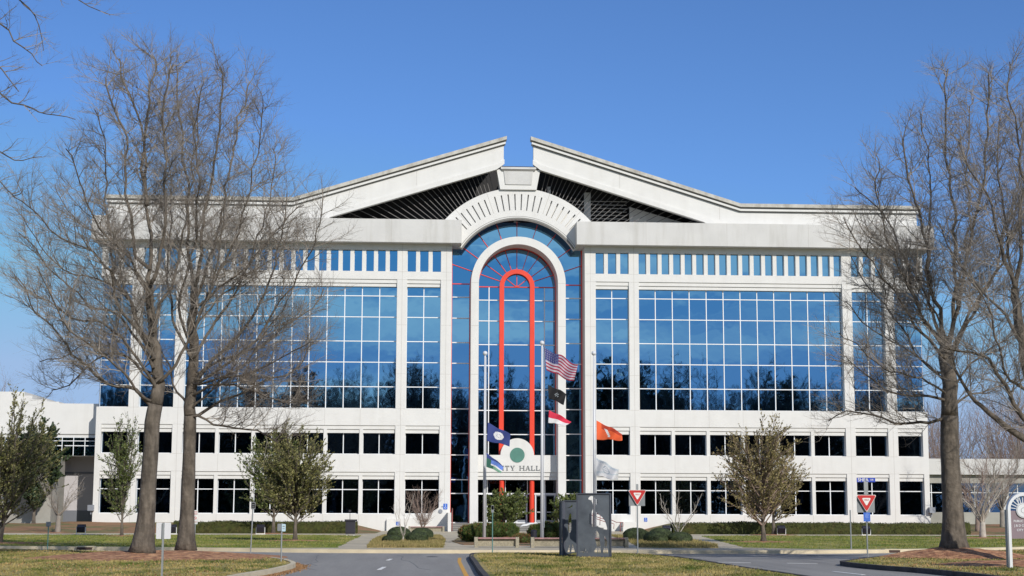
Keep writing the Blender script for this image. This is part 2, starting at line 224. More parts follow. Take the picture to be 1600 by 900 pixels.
def mat(name, rgb, rough=.8, metal=0, n1=None, amp=0, n2=None, rgb2=None, mixr=(.4,.6), bump=0, bscale=20, stretch=None, spec=None, coord='Object'):
    """principled material: base rgb, optional second colour by noise, brightness variation and bump"""
    m = bpy.data.materials.new(name); m.use_nodes = True; t = m.node_tree; p = t.nodes['Principled BSDF']
    p.inputs['Roughness'].default_value = rough; p.inputs['Metallic'].default_value = metal
    if spec is not None: p.inputs['Specular IOR Level'].default_value = spec
    p.inputs['Base Color'].default_value = (*rgb, 1)
    c = t.nodes.new('ShaderNodeTexCoord'); vec = c.outputs[coord]
    if stretch:
        q = t.nodes.new('ShaderNodeMapping'); q.inputs['Scale'].default_value = stretch; t.links.new(vec, q.inputs[0]); svec = q.outputs[0]
    else: svec = vec
    cur = None
    if rgb2:
        a = t.nodes.new('ShaderNodeTexNoise'); a.inputs['Scale'].default_value = n2; a.inputs['Detail'].default_value = 6; a.inputs['Roughness'].default_value = .62
        t.links.new(svec, a.inputs['Vector'])
        r = t.nodes.new('ShaderNodeValToRGB'); r.color_ramp.elements[0].position = mixr[0]; r.color_ramp.elements[1].position = mixr[1]
        r.color_ramp.elements[0].color = (*rgb, 1); r.color_ramp.elements[1].color = (*rgb2, 1)
        t.links.new(a.outputs['Fac'], r.inputs[0]); cur = r.outputs[0]
    if n1:
        a = t.nodes.new('ShaderNodeTexNoise'); a.inputs['Scale'].default_value = n1; a.inputs['Detail'].default_value = 5
        t.links.new(vec, a.inputs['Vector'])
        r = t.nodes.new('ShaderNodeMapRange'); r.inputs['From Min'].default_value = .3; r.inputs['From Max'].default_value = .7
        r.inputs['To Min'].default_value = 1-amp; r.inputs['To Max'].default_value = 1+amp; t.links.new(a.outputs['Fac'], r.inputs['Value'])
        h = t.nodes.new('ShaderNodeVectorMath'); h.operation = 'SCALE'
        if cur: t.links.new(cur, h.inputs[0])
        else: h.inputs[0].default_value = rgb
        t.links.new(r.outputs[0], h.inputs['Scale']); cur = h.outputs[0]
    if cur: t.links.new(cur, p.inputs['Base Color'])
    if bump:
        a = t.nodes.new('ShaderNodeTexNoise'); a.inputs['Scale'].default_value = bscale; a.inputs['Detail'].default_value = 4
        t.links.new(vec, a.inputs['Vector'])
        b = t.nodes.new('ShaderNodeBump'); b.inputs['Strength'].default_value = bump; b.inputs['Distance'].default_value = .05
        t.links.new(a.outputs['Fac'], b.inputs['Height']); t.links.new(b.outputs[0], p.inputs['Normal'])
    return m
M = {}
M['white'] = mat('white_precast', (.655,.65,.63), .75, n1=.9, amp=.03, n2=1.3, rgb2=(.605,.595,.57), mixr=(.5,.8), stretch=(1,1,.10), bump=.15, bscale=14)
M['fascia'] = mat('weathered_precast', (.56,.555,.54), .8, n1=.5, amp=.05, n2=1.1, rgb2=(.44,.43,.40), mixr=(.5,.8), stretch=(1,1,.12), bump=.2, bscale=10)
M['cap'] = mat('stained_cap', (.50,.485,.44), .85, n1=1.2, amp=.12, n2=1.5, rgb2=(.33,.31,.27), mixr=(.45,.7), stretch=(1,1,.5))
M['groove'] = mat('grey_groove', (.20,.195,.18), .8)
M['joint'] = mat('joint_sealant', (.42,.40,.37), .8)
M['frame'] = mat('white_aluminium', (.78,.80,.82), .4)
M['gframe'] = mat('grey_aluminium', (.30,.32,.36), .4, metal=.4)
M['red'] = mat('red_enamel', (.72,.055,.025), .38, n1=.6, amp=.05)
M['soffit'] = mat('louvre_shade_black', (.012,.012,.014), .7)  # near-black: the shade behind the louvres is put into the colour
M['slat'] = mat('grey_slat', (.16,.152,.148), .7)
M['concrete'] = mat('grey_concrete', (.34,.33,.30), .85, n1=.6, amp=.08, n2=.35, rgb2=(.27,.26,.235), mixr=(.45,.7), bump=.2)
M['step'] = mat('step_concrete', (.17,.165,.16), .85, n1=2, amp=.1)
def glassmat(name, tint, bstr, wav, rough=.015):
    m = bpy.data.materials.new(name); m.use_nodes = True; t = m.node_tree; p = t.nodes['Principled BSDF']
    p.inputs['Base Color'].default_value = (*tint, 1); p.inputs['Metallic'].default_value = 1; p.inputs['Roughness'].default_value = rough
    c = t.nodes.new('ShaderNodeTexCoord'); a = t.nodes.new('ShaderNodeTexNoise'); a.inputs['Scale'].default_value = wav; a.inputs['Detail'].default_value = 1.5
    t.links.new(c.outputs['Object'], a.inputs['Vector'])
    b = t.nodes.new('ShaderNodeBump'); b.inputs['Strength'].default_value = bstr; b.inputs['Distance'].default_value = .02
    t.links.new(a.outputs['Fac'], b.inputs['Height']); t.links.new(b.outputs[0], p.inputs['Normal'])
    return m
M['glass'] = glassmat('blue_mirror_glass', (.165,.365,.56), .13, .8)
M['dglass'] = glassmat('dark_reflection_glass', (.10,.165,.25), .16, .8)  # darker copy of the mirror glass, dark tree reflection put into the tint
M['eglass'] = glassmat('entrance_glass', (.06,.07,.08), .2, 1.2)

# ------------------------------------------------------------------ ground, roads, lawns
def crom(P, n=6, closed=True):
    out = []; k = len(P)
    rng = range(k) if closed else range(k-1)
    for i in rng:
        p0 = P[(i-1) % k] if closed or i > 0 else P[0]; p1 = P[i]; p2 = P[(i+1) % k]; p3 = P[(i+2) % k] if closed or i+2 < k else P[-1]
        for j in range(n):
            t = j/n
            out.append(tuple(.5*((2*p1[c])+(-p0[c]+p2[c])*t+(2*p0[c]-5*p1[c]+4*p2[c]-p3[c])*t*t+(-p0[c]+3*p1[c]-3*p2[c]+p3[c])*t**3) for c in (0,1)))
    if not closed: out.append(tuple(P[-1]))
    return out
def grassmat(name, g, s, scale, lo, hi):
    m = bpy.data.materials.new(name); m.use_nodes = True; t = m.node_tree; p = t.nodes['Principled BSDF']; p.inputs['Roughness'].default_value = .95
    p.inputs['Specular IOR Level'].default_value = .1
    ge = t.nodes.new('ShaderNodeNewGeometry')
    mpn = t.nodes.new('ShaderNodeMapping'); mpn.inputs['Scale'].default_value = (.5, .22, 0.); t.links.new(ge.outputs['Position'], mpn.inputs[0])
    a = t.nodes.new('ShaderNodeTexNoise'); a.inputs['Scale'].default_value = scale; a.inputs['Detail'].default_value = 8; a.inputs['Roughness'].default_value = .68
    t.links.new(mpn.outputs[0], a.inputs['Vector'])
    r = t.nodes.new('ShaderNodeValToRGB'); e = r.color_ramp.elements; e[0].position = lo; e[1].position = hi; e[0].color = (*g, 1); e[1].color = (*s, 1)
    t.links.new(a.outputs['Fac'], r.inputs[0])
    b = t.nodes.new('ShaderNodeTexNoise'); b.inputs['Scale'].default_value = 9; b.inputs['Detail'].default_value = 4; t.links.new(ge.outputs['Position'], b.inputs['Vector'])
    q = t.nodes.new('ShaderNodeMapRange'); q.inputs['From Min'].default_value = .3; q.inputs['From Max'].default_value = .7; q.inputs['To Min'].default_value = .72; q.inputs['To Max'].default_value = 1.28
    t.links.new(b.outputs['Fac'], q.inputs['Value'])
    h = t.nodes.new('ShaderNodeVectorMath'); h.operation = 'SCALE'; t.links.new(r.outputs[0], h.inputs[0]); t.links.new(q.outputs[0], h.inputs['Scale'])
    t.links.new(h.outputs[0], p.inputs['Base Color'])
    return m
M['grass'] = grassmat('winter_grass', (.095,.125,.026), (.37,.295,.125), 1.3, .38, .58)
M['lawn'] = grassmat('green_lawn', (.115,.165,.025), (.33,.29,.11), 1.0, .38, .66)
M['bed'] = grassmat('dry_ground_cover', (.17,.16,.05), (.33,.26,.12), 2, .35, .6)
M['asphalt'] = mat('asphalt', (.212,.206,.198), .9, n1=14, amp=.12, n2=.45, rgb2=(.275,.268,.255), mixr=(.35,.6), stretch=(1.6,.12,1), bump=.3, bscale=40, coord='Object')
M['patch'] = mat('shade_and_crack_asphalt', (.14,.142,.15), .9, n1=9, amp=.15)  # dark tone for painted tree shadow and for road cracks
M['tar_shade'] = mat('tar_and_shade', (.035,.036,.042), .7)
M['paint'] = mat('white_road_paint', (.72,.72,.70), .7, n1=20, amp=.12)
M['yellow'] = mat('yellow_road_paint', (.62,.33,.05), .7, n1=20, amp=.12)
M['walk'] = mat('tan_concrete_walk', (.50,.44,.325), .9, n1=3, amp=.06, n2=.25, rgb2=(.36,.315,.235), mixr=(.4,.65), bump=.2)
M['curb'] = mat('curb_concrete', (.55,.48,.35), .9, n1=1.5, amp=.12, bump=.3)
M['dcurb'] = mat('stained_shaded_curb', (.055,.05,.05), .9, n1=2.5, amp=.35, bump=.3)  # dark tone joins tar stain and the shade of left-facing kerb sides
M['mulch'] = mat('pine_bark_mulch', (.28,.12,.06), 1, n1=5, amp=.5, n2=2.5, rgb2=(.45,.25,.13), mixr=(.4,.65), bump=1, bscale=12)
M['bank'] = mat('mulched_bank', (.25,.135,.065), 1, n1=2, amp=.2, n2=.22, rgb2=(.13,.12,.04), mixr=(.48,.56), bump=.8, bscale=6)
tag(MB().box(-900, 900, -900, 1200, -.6, -.06).build('ground', M['lawn']), kind='structure')
EDGE = [(-95,-30),(-60,-50),(-45,-59),(-34,-63.6),(-28.4,-65.7),(-21,-67.8),(-16.15,-70),(-13.2,-71.4),(-7.7,-72.35),(-.4,-72.6),(5.2,-72.6),(9.3,-71.95),(12.7,-70.3),(16.5,-67.7),(20.7,-64.9),(30,-57),(45,-44),(70,-20)]
EDGE = crom(EDGE, 5, closed=False)
tag(MB().slab([(-160,-12),(-95,-12)]+[(x, y+.3) for x, y in EDGE]+[(160,-12),(160,-260),(-160,-260)], -.05, 0).build('road', M['asphalt']), kind='structure')
tag(MB().slab(EDGE+[(70,-.3),(-95,-.3)], -.04, .13).build('pavement', M['walk']), kind='structure')
def ribbon(P, w0, w1, z0, z1, closed=False):
    """curb strip along a polyline; w0..w1 offsets to the left normal"""
    mb = MB(); n = len(P); rng = n if closed else n-1; N = []
    for i in range(n):
        a = Vector(P[(i-1) % n] if closed or i > 0 else P[i]); b = Vector(P[(i+1) % n] if closed or i < n-1 else P[i])
        d = (b-a).normalized(); N.append(Vector((-d.y, d.x)))
    A = [Vector(P[i])+N[i]*w0 for i in range(n)]; B = [Vector(P[i])+N[i]*w1 for i in range(n)]
    for i in range(rng):
        j = (i+1) % n
        mb.face([(*A[i], z1), (*A[j], z1), (*B[j], z1), (*B[i], z1)])
        mb.face([(*A[i], z0), (*A[j], z0), (*A[j], z1), (*A[i], z1)])
        mb.face([(*B[j], z0), (*B[i], z0), (*B[i], z1), (*B[j], z1)])
    return mb
tag(ribbon(EDGE, -.16, .02, -.03, .15).build('kerb', M['curb']), kind='structure')
tag(ribbon(EDGE, -.75, -.16, -.03, .006).build('gutter', M['curb']), kind='structure')
def inset(P, d):
    n = len(P); o = []
    for i in range(n):
        a = Vector(P[i-1]); b = Vector(P[(i+1) % n]); t = (b-a).normalized(); o.append((P[i][0]-t.y*d, P[i][1]+t.x*d))
    return o
def ccw(P):
    a = sum(P[i][0]*P[(i+1) % len(P)][1]-P[(i+1) % len(P)][0]*P[i][1] for i in range(len(P)))
    return P if a > 0 else P[::-1]
ISL_L = ccw(crom([(-90,-40),(-60,-56),(-45,-64),(-28,-71),(-22.3,-74.2),(-18.7,-75.6),(-17.1,-78),(-14.9,-82.1),(-13.75,-85.4),(-13.1,-88.6),(-12.85,-91.6),(-13.1,-96.1),(-13.6,-100.3),(-14.3,-110),(-15,-130),(-16,-170),(-50,-200),(-90,-180)], 6))
ISL_C = ccw(crom([(-6.95,-79.3),(-6.3,-77.1),(-4,-76.8),(-1.2,-76.8),(.15,-78.9),(.7,-82.6),(.9,-88),(.9,-93.7),(1.1,-98.9),(1.2,-110),(.6,-133),(-3,-137),(-6.4,-133),(-7.3,-110),(-7.3,-98.5),(-7.18,-90.2)], 6))
ISL_R = ccw(crom([(5.25,-90.5),(5.35,-88.2),(6.0,-86.7),(8.3,-82.2),(10.8,-79.0),(16.4,-72),(24,-66),(36,-56),(60,-36),(100,-40),(100,-160),(20,-180),(7,-150),(6.2,-110),(6.07,-99.7),(5.9,-95.3),(5.45,-92.8)], 6))
for P, mc in ((ISL_L, 'curb'), (ISL_C, 'dcurb'), (ISL_R, 'dcurb')):
    tag(MB().slab(inset(P, .12), -.04, .132).build('verge', M['grass']), kind='structure')
    tag(ribbon(P, 0, .16, -.03, .15, closed=True).build('kerb', M[mc]), kind='structure')
def wob(P, a=.25, s=.6):
    return [(x+a*noise.noise(Vector((x*s, y*s, 1))), y+a*noise.noise(Vector((x*s, y*s, 5)))) for x, y in P]
def dense(P, st=1.5):
    o = []
    for i in range(len(P)):
        a = Vector(P[i]); b = Vector(P[(i+1) % len(P)]); n = max(1, int((b-a).length/st))
        for k in range(n): o.append(tuple(a.lerp(b, k/n)))
    return o
def near(x): # kerb line y at x
    for i in range(len(EDGE)-1):
        if EDGE[i][0] <= x <= EDGE[i+1][0]:
            t = (x-EDGE[i][0])/(EDGE[i+1][0]-EDGE[i][0]); return EDGE[i][1]*(1-t)+EDGE[i+1][1]*t
    return -70
LAWN_L = [(x, near(x)+1.0) for x in range(-80, -19, 3)]+[(-18,near(-18)+1.2),(-15,near(-15)+2.2),(-12.7,-67.6),(-12.8,-29),(-16,-26.6),(-40,-29),(-80,-29)]
LAWN_R = [(6.6,-66),(9,near(9)+3),(12,near(12)+1.6)]+[(x, near(x)+1.1) for x in range(14, 62, 3)]+[(60,-27),(33,-25),(14,-26.5),(11.1,-29.4)]
BED_L = [(-11.3,-67.9),(-7.8,-67.7),(-7.35,-50),(-7.35,-31.7),(-11.3,-32.1),(-11.5,-50)]
BED_R = [(4.9,-27),(2.9,-52.3),(1.5,-66.2),(2.3,-67.6),(5.1,-67.4),(6.1,-62),(7.3,-47.8),(9,-30)]
BED_C = [(-6.7,-61),(-4.5,-62.6),(-.2,-62.2),(1.2,-58),(0.9,-40),(-1,-38),(-6.4,-40),(-7.0,-52)]
for P, nm, mm in ((LAWN_L,'lawn','lawn'),(LAWN_R,'lawn','lawn'),(BED_C,'planting_bed','bank'),(BED_L,'planting_bed','bed'),(BED_R,'planting_bed','bed')):
    tag(MB().slab(wob(dense(P), .2), .1, .137 if nm == 'lawn' else .15).build(nm, M[mm]), kind='structure')
# bank rising to the building
def bank(x0, x1):
    mb = MB(); nx = int((x1-x0)/1.5); ys = [-18.9+i*1.35 for i in range(15)]
    def hz(x, y):
        t = (y+18.9)/18.9; e = min(1, max(0, min(x-x0, x1-x)/3))
        return .125+(.72*max(0, t)**.8+.1*noise.noise(Vector((x*.3, y*.3, 0)))*min(1, t*4))*e
    for i in range(nx):
        for j in range(14):
            xa, xb = x0+(x1-x0)*i/nx, x0+(x1-x0)*(i+1)/nx; ya, yb = ys[j], ys[j+1]
            mb.face([(xa,ya,hz(xa,ya)),(xb,ya,hz(xb,ya)),(xb,yb,hz(xb,yb)),(xa,yb,hz(xa,yb))])
    return mb
tag(bank(-75, -12).build('bank', M['bank'], smooth=True), kind='structure')
tag(bank(10.5, 75).build('bank', M['bank'], smooth=True), kind='structure')
def mound(x, y, r, h, z=.12, sq=1.0):
    mb = MB(); nr, na = 10, 40
    V = []
    for i in range(nr+1):
        for j in range(na):
            a = 2*math.pi*j/na; rr = r*i/nr*(1+.16*noise.noise(Vector((math.cos(a)*1.3+x, math.sin(a)*1.3, y))))
            px, py = x+rr*math.cos(a), y+rr*math.sin(a)*sq
            t = i/nr; V.append((px, py, z+h*(1-t*t)**1.2*(1+.25*noise.noise(Vector((px*1.5, py*1.5, 0))))+.02*noise.noise(Vector((px*6, py*6, 3)))*(1-t)))
    mb.v = V
    for i in range(nr):
        for j in range(na):
            mb.f.append((i*na+j, (i+1)*na+j, (i+1)*na+(j+1) % na, i*na+(j+1) % na)); mb.m.append(0)
    return tag(mb.build('mulch', M['mulch'], smooth=False), kind='stuff')
mound(-18.5,-83.2,4.6,.22,sq=1.15); mound(11.4,-82.4,2.9,.36,sq=1.0); mound(10.2,-91.6,2.6,.16)
for x, y, r in ((-15.9,-49.9,1.7),(-19.7,-20.2,1.6),(10.7,-51.6,1.9),(17.9,-22.1,1.9),(-28.5,-34.2,1.4),(-29.7,-58.6,2.2),(-36,-19.4,1.5),(29.4,-34.9,3.2)):
    mound(x, y, r, .05, z=.138)
# road marks
def mark(P, m, z=.006, name='road_marking'): return tag(MB().slab(P, -.001, z).build(name, M[m]), kind='structure')
mark([(-10.05,-81.05),(-9.92,-81.05),(-10.02,-82.75),(-10.15,-82.75)], 'paint')
mark([(-10.13,-90.0),(-10.0,-90.0),(-10.12,-92.5),(-10.25,-92.5)], 'paint')
mark([(-10.25,-99),(-10.1,-99),(-10.25,-101.5),(-10.4,-101.5)], 'paint')
YL = [(-7.28,-79.6),(-7.42,-84),(-7.5,-90),(-7.58,-97),(-7.62,-110)]
tag(ribbon(YL, -.13, 0, -.001, .006).build('road_marking', M['yellow']), kind='structure')
for P in ([(1.5,-84.3),(2.85,-85.3),(2.85,-85.48),(1.5,-84.48)], [(4.1,-85.65),(5.0,-86.35),(5.0,-86.5),(4.1,-85.8)], [(3.62,-93.7),(3.78,-96.4),(3.9,-96.4),(3.72,-93.7)]): mark(P, 'paint')
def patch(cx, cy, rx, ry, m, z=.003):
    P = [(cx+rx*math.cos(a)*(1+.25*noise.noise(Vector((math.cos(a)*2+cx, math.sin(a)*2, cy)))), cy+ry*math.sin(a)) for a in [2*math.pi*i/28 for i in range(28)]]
    tag(MB().slab(P, -.001, z).build('road_shade_patch', M[m]), kind='structure')
patch(3.5,-74.4,7.4,.8,'patch'); patch(1.8,-76.6,2.2,.45,'tar_shade',.0036); patch(5.4,-77.2,2.4,.5,'patch',.0035); patch(5.4,-80.5,1.8,.5,'patch',.0038); patch(8.6,-75.4,1.2,.45,'tar_shade',.0052); patch(-8.4,-77.9,.25,.5,'tar_shade'); patch(7.2,-76.3,.35,.5,'tar_shade',.0045); patch(6.0,-75.2,.3,.5,'tar_shade',.0055)  # dark patches on the right paint tree shadow onto the road
for k in range(7):
    x = -13+k*3.1+random.uniform(-1,1); pts = [(x+random.uniform(-.25,.25)+.1*i, -75.5-i*2.2+random.uniform(-.3,.3)) for i in range(9)]
    if k < 2 or k > 4: tag(ribbon(pts, 0, .035, -.001, .0025).build('road_crack', M['patch']), kind='structure')
# gravelly grass blades (uncountable)
def inpoly(x, y, P):
    c = False; j = len(P)-1
    for i in range(len(P)):
        if (P[i][1] > y) != (P[j][1] > y) and x < (P[j][0]-P[i][0])*(y-P[i][1])/(P[j][1]-P[i][1])+P[i][0]: c = not c
        j = i
    return c
def tufts(P, box, n, h, z, m, name='grass'):
    mb = MB(); x0, x1, y0, y1 = box; k = 0
    while k < n:
        x, y = random.uniform(x0, x1), random.uniform(y0, y1); k += 1
        if not inpoly(x, y, P): continue
        if noise.noise(Vector((x*1.1, y*.6, 9))) < -.1 and random.random() < .6: continue
        for q in range(2):
            a = random.uniform(0, 6.28); w = .022; hh = h*random.uniform(.5, 1.3); lx, ly = random.uniform(-.5,.5)*hh, random.uniform(-.5,.5)*hh
            mb.face([(x-w*math.cos(a), y-w*math.sin(a), z), (x+w*math.cos(a), y+w*math.sin(a), z), (x+lx, y+ly, z+hh)])
    tag(mb.build(name, M[m]), kind='stuff')
tufts(inset(ISL_C,.3), (-7.5,1.3,-101,-76.5), 16000, .05, .13, 'grass')
tufts(inset(ISL_L,.3), (-31,-12.8,-104,-70), 34000, .05, .13, 'grass')
tufts(inset(ISL_R,.3), (5.2,24,-101,-66), 26000, .05, .13, 'grass')
tufts(LAWN_L, (-44,-12.7,-68,-27), 26000, .06, .136, 'lawn'); tufts(LAWN_R, (6.6,44,-72,-26), 26000, .06, .136, 'lawn')
for B, bx in ((BED_L, (-11.5,-7.3,-68,-31)), (BED_R, (1.3,9,-68,-27))): tufts(B, bx, 15000, .15, .14, 'bed', 'ground_cover')

M['litter'] = mat('dry_leaf', (.30,.17,.08), .9, n1=3, amp=.4); M['straw'] = mat('straw_tuft', (.34,.28,.13), .95, n1=3, amp=.25)
def litter(fn, n, size, m, seed):
    random.seed(seed); mb = MB()
    for _ in range(n):
        q = fn()
        if q is None: continue
        c = Vector(q); nn = (rvec()+Vector((0,0,.8))).normalized(); e1 = nn.orthogonal().normalized()*size*random.uniform(.5,1.4); e2 = nn.cross(e1)*.6; mb.face([c-e1, c+e2, c+e1, c-e2])
    tag(mb.build('leaf_litter', M[m]), kind='stuff')
def inisl(P, b):
    x, y = random.uniform(b[0], b[1]), random.uniform(b[2], b[3])
    if not inpoly(x, y, P) or noise.noise(Vector((x*.35, y*.22, 4))) < random.uniform(-.15,.35): return None
    return (x, y, .155)
def rvec():
    while 1:
        v = Vector((random.uniform(-1,1), random.uniform(-1,1), random.uniform(-1,1)))
        if .05 < v.length < 1: return v.normalized()
litter(lambda: inisl(ISL_L, (-30,-13,-104,-71)), 7000, .032, 'litter', 1); litter(lambda: inisl(ISL_C, (-7,1,-101,-77)), 5000, .022, 'straw', 2)
litter(lambda: inisl(ISL_R, (5.5,22,-101,-70)), 5000, .032, 'litter', 3); litter(lambda: inisl(ISL_L, (-30,-13,-104,-71)), 9000, .022, 'straw', 5)
def gut():
    i = random.randint(0, len(ISL_L)-1); p = ISL_L[i]
    if not (-16 < p[0] < -12 and -103 < p[1] < -84): return None
    q = ISL_L[(i+1) % len(ISL_L)]; t = random.random(); return (p[0]+(q[0]-p[0])*t+abs(random.gauss(0,.16))+.03, p[1]+(q[1]-p[1])*t, .012)
litter(gut, 16000, .03, 'litter', 6)
# ------------------------------------------------------------------ city hall
hall = empty('city_hall', (0,0,0), 'large white five storey civic building with blue mirrored glass, split gable and red arch entrance', 'building')
BAYS = [(7.01,10.04,1,3),(10.94,29.65,6,18),(30.54,33.54,1,3),(34.44,36.72,1,2)]
MS = (21.05,19.14,16.95,15.06,12.86)
wall = MB(); jt = MB()
for s in (-1, 1):
    def bx(a, b, y0, y1, z0, z1, t=wall): t.box(s*a, s*b, y0, y1, z0, z1)
    for z0, z1 in ((-.1,1.61),(5.28,6.85),(9.39,10.9),(22.52,23.24),(25.2,25.8)): bx(6.02, 37.2, 0, .6, z0, z1)
    edges = [6.02]+[e for b in BAYS for e in b[:2]]+[37.2]
    for z0, z1 in ((1.61,5.28),(6.85,9.39),(23.24,25.2)):
        for i in range(0, len(edges), 2): bx(edges[i], edges[i+1], 0, .6, z0, z1)
    for i in range(0, 8, 2): bx(edges[i], edges[i+1], 0, .6, 10.9, 22.52)
    for b in BAYS:                                       # stepped lintels
        for zt, zm, zb in ((5.28,4.96,4.64),(9.39,9.05,8.72),(22.52,22.18,21.87)):
            e = 36.95 if (b is BAYS[3] and zt > 20) else b[1]
            bx(b[0], e, .09, .6, zm, zt-.002); bx(b[0], e, .19, .6, zb, zm-.002)
        n = b[2]; w = (b[1]-b[0]-.31*(n-1))/n
        for k in range(1, n):
            x = b[0]+k*(w+.31)-.31
            for z0, z1 in ((1.61,4.96),(6.85,9.05)): bx(x, x+.31, .088, .6, z0, z1-.004)
        n = b[3]; w = (b[1]-b[0]-.35*(n-1))/n
        for k in range(1, n):
            x = b[0]+k*(w+.35)-.35; bx(x, x+.35, .06, .6, 23.24, 25.2)
    for x in (6.52,10.49,30.1,33.99):
        bx(x-.012, x+.012, -.004, .001, 0, 25.7, jt)
    for z in (5.30,6.83,9.41,10.88,14.0,18.4,22.5,23.22,25.35):
        for a, b in ((6.03,7.0),(10.06,10.92),(29.67,30.52),(33.56,34.42)): bx(a, b, -.003, .001, z-.01, z+.01, jt)
    for x in (14.07,17.2,20.3,23.4,26.5):
        for z0, z1 in ((0,1.55),(5.32,6.8),(9.42,10.85)): bx(x-.01, x+.01, -.003, .001, z0, z1, jt)
    # body, side walls
    bx(6.03, 36.6, .72, 30, 0, 27.5); 
    for z0, z1 in ((-.1,1.61),(5.28,6.85),(9.39,10.9),(22.52,25.8)): bx(36.6, 37.199, .6, 30, z0, z1)
    for k in range(9):
        bx(36.6, 37.19, 1.2+k*3.4, 2.2+k*3.4, 1.61, 22.52)
wall.box(-6.03, 6.03, 3.2, 30, 0, 27.5)
wall.build('wall', M['white'], hall); jt.build('panel_joint', M['joint'], hall)
prnd = random.Random(5)
def panes(mb, xs, zs, y, th=.04, t=.0011):
    for i in range(len(xs)-1):
        for j in range(len(zs)-1):
            xa, xb, za, zb = xs[i], xs[i+1], zs[j], zs[j+1]; tx, tz, c = prnd.gauss(0, t), prnd.gauss(0, t), .006
            q = [(x, y+c+tx*(x-(xa+xb)/2)+tz*(z-(za+zb)/2), z) for x, z in ((xa,za),(xb,za),(xb,zb),(xa,zb))]
            mb.face(q)
    mb.box(xs[0], xs[-1], y+.02, y+th, zs[0], zs[-1]); return mb
def pane_window(x0, x1, z0, z1, vs, hs, y=.55, g='glass', fw=.05, mw=.075, nm='window', bottom=True):
    w = panes(MB(), sorted([x0, x1]+list(vs)), sorted([z0, z1]+list(hs)), y, .045).build(nm, M[g], hall)
    f = MB(); yf = y-.06
    f.box(x0, x1, yf, y-.002, z0, z0+fw)
    f.box(x0, x0+fw*.6, yf, y-.002, z0+fw, z1); f.box(x1-fw*.6, x1, yf, y-.002, z0+fw, z1)
    for v in vs: f.box(v-mw/2, v+mw/2, yf-.02, y-.002, z0+fw, z1)
    X = sorted([x0+fw*.6, x1-fw*.6]+[c for v in vs for c in (v-mw/2, v+mw/2)])
    for h in hs:
        for i in range(0, len(X), 2): f.box(X[i], X[i+1], yf-.018, y-.002, h-mw/2, h+mw/2)
    f.build('frame', M['frame'], w)
for s in (-1, 1):
    for bi, b in enumerate(BAYS):
        n = b[2]; w = (b[1]-b[0]-.31*(n-1))/n
        for k in range(n):
            a = b[0]+k*(w+.31); c = a+w
            x0, x1 = sorted((s*a, s*c)); vs = [(x0+x1)/2] if bi < 3 else []
            pane_window(x0, x1, 1.61, 4.64, vs, [3.74], g='dglass')
            pane_window(x0, x1, 6.85, 8.72, vs, [], g='dglass')
        n = b[3]; w = (b[1]-b[0]-.35*(n-1))/n
        for k in range(n):
            a = b[0]+k*(w+.35); x0, x1 = sorted((s*a, s*(a+w))); pane_window(x0, x1, 23.24, 25.2, [], [], y=.42, fw=.03, nm='clerestory_window')
        e = 37.05 if bi == 3 else b[1]; x0, x1 = sorted((s*b[0], s*e)); nv = {0:2,1:12,2:2,3:1}[bi]
        pane_window(x0, x1, 10.9, 21.87, [x0+(x1-x0)*i/nv for i in range(1, nv)], MS, nm='curtain_window')
    x0, x1 = sorted((s*37.05, s*37.1)); MB().box(x0, x1, .5, 28, 10.9, 22.5).build('side_glazing', M['glass'], hall)
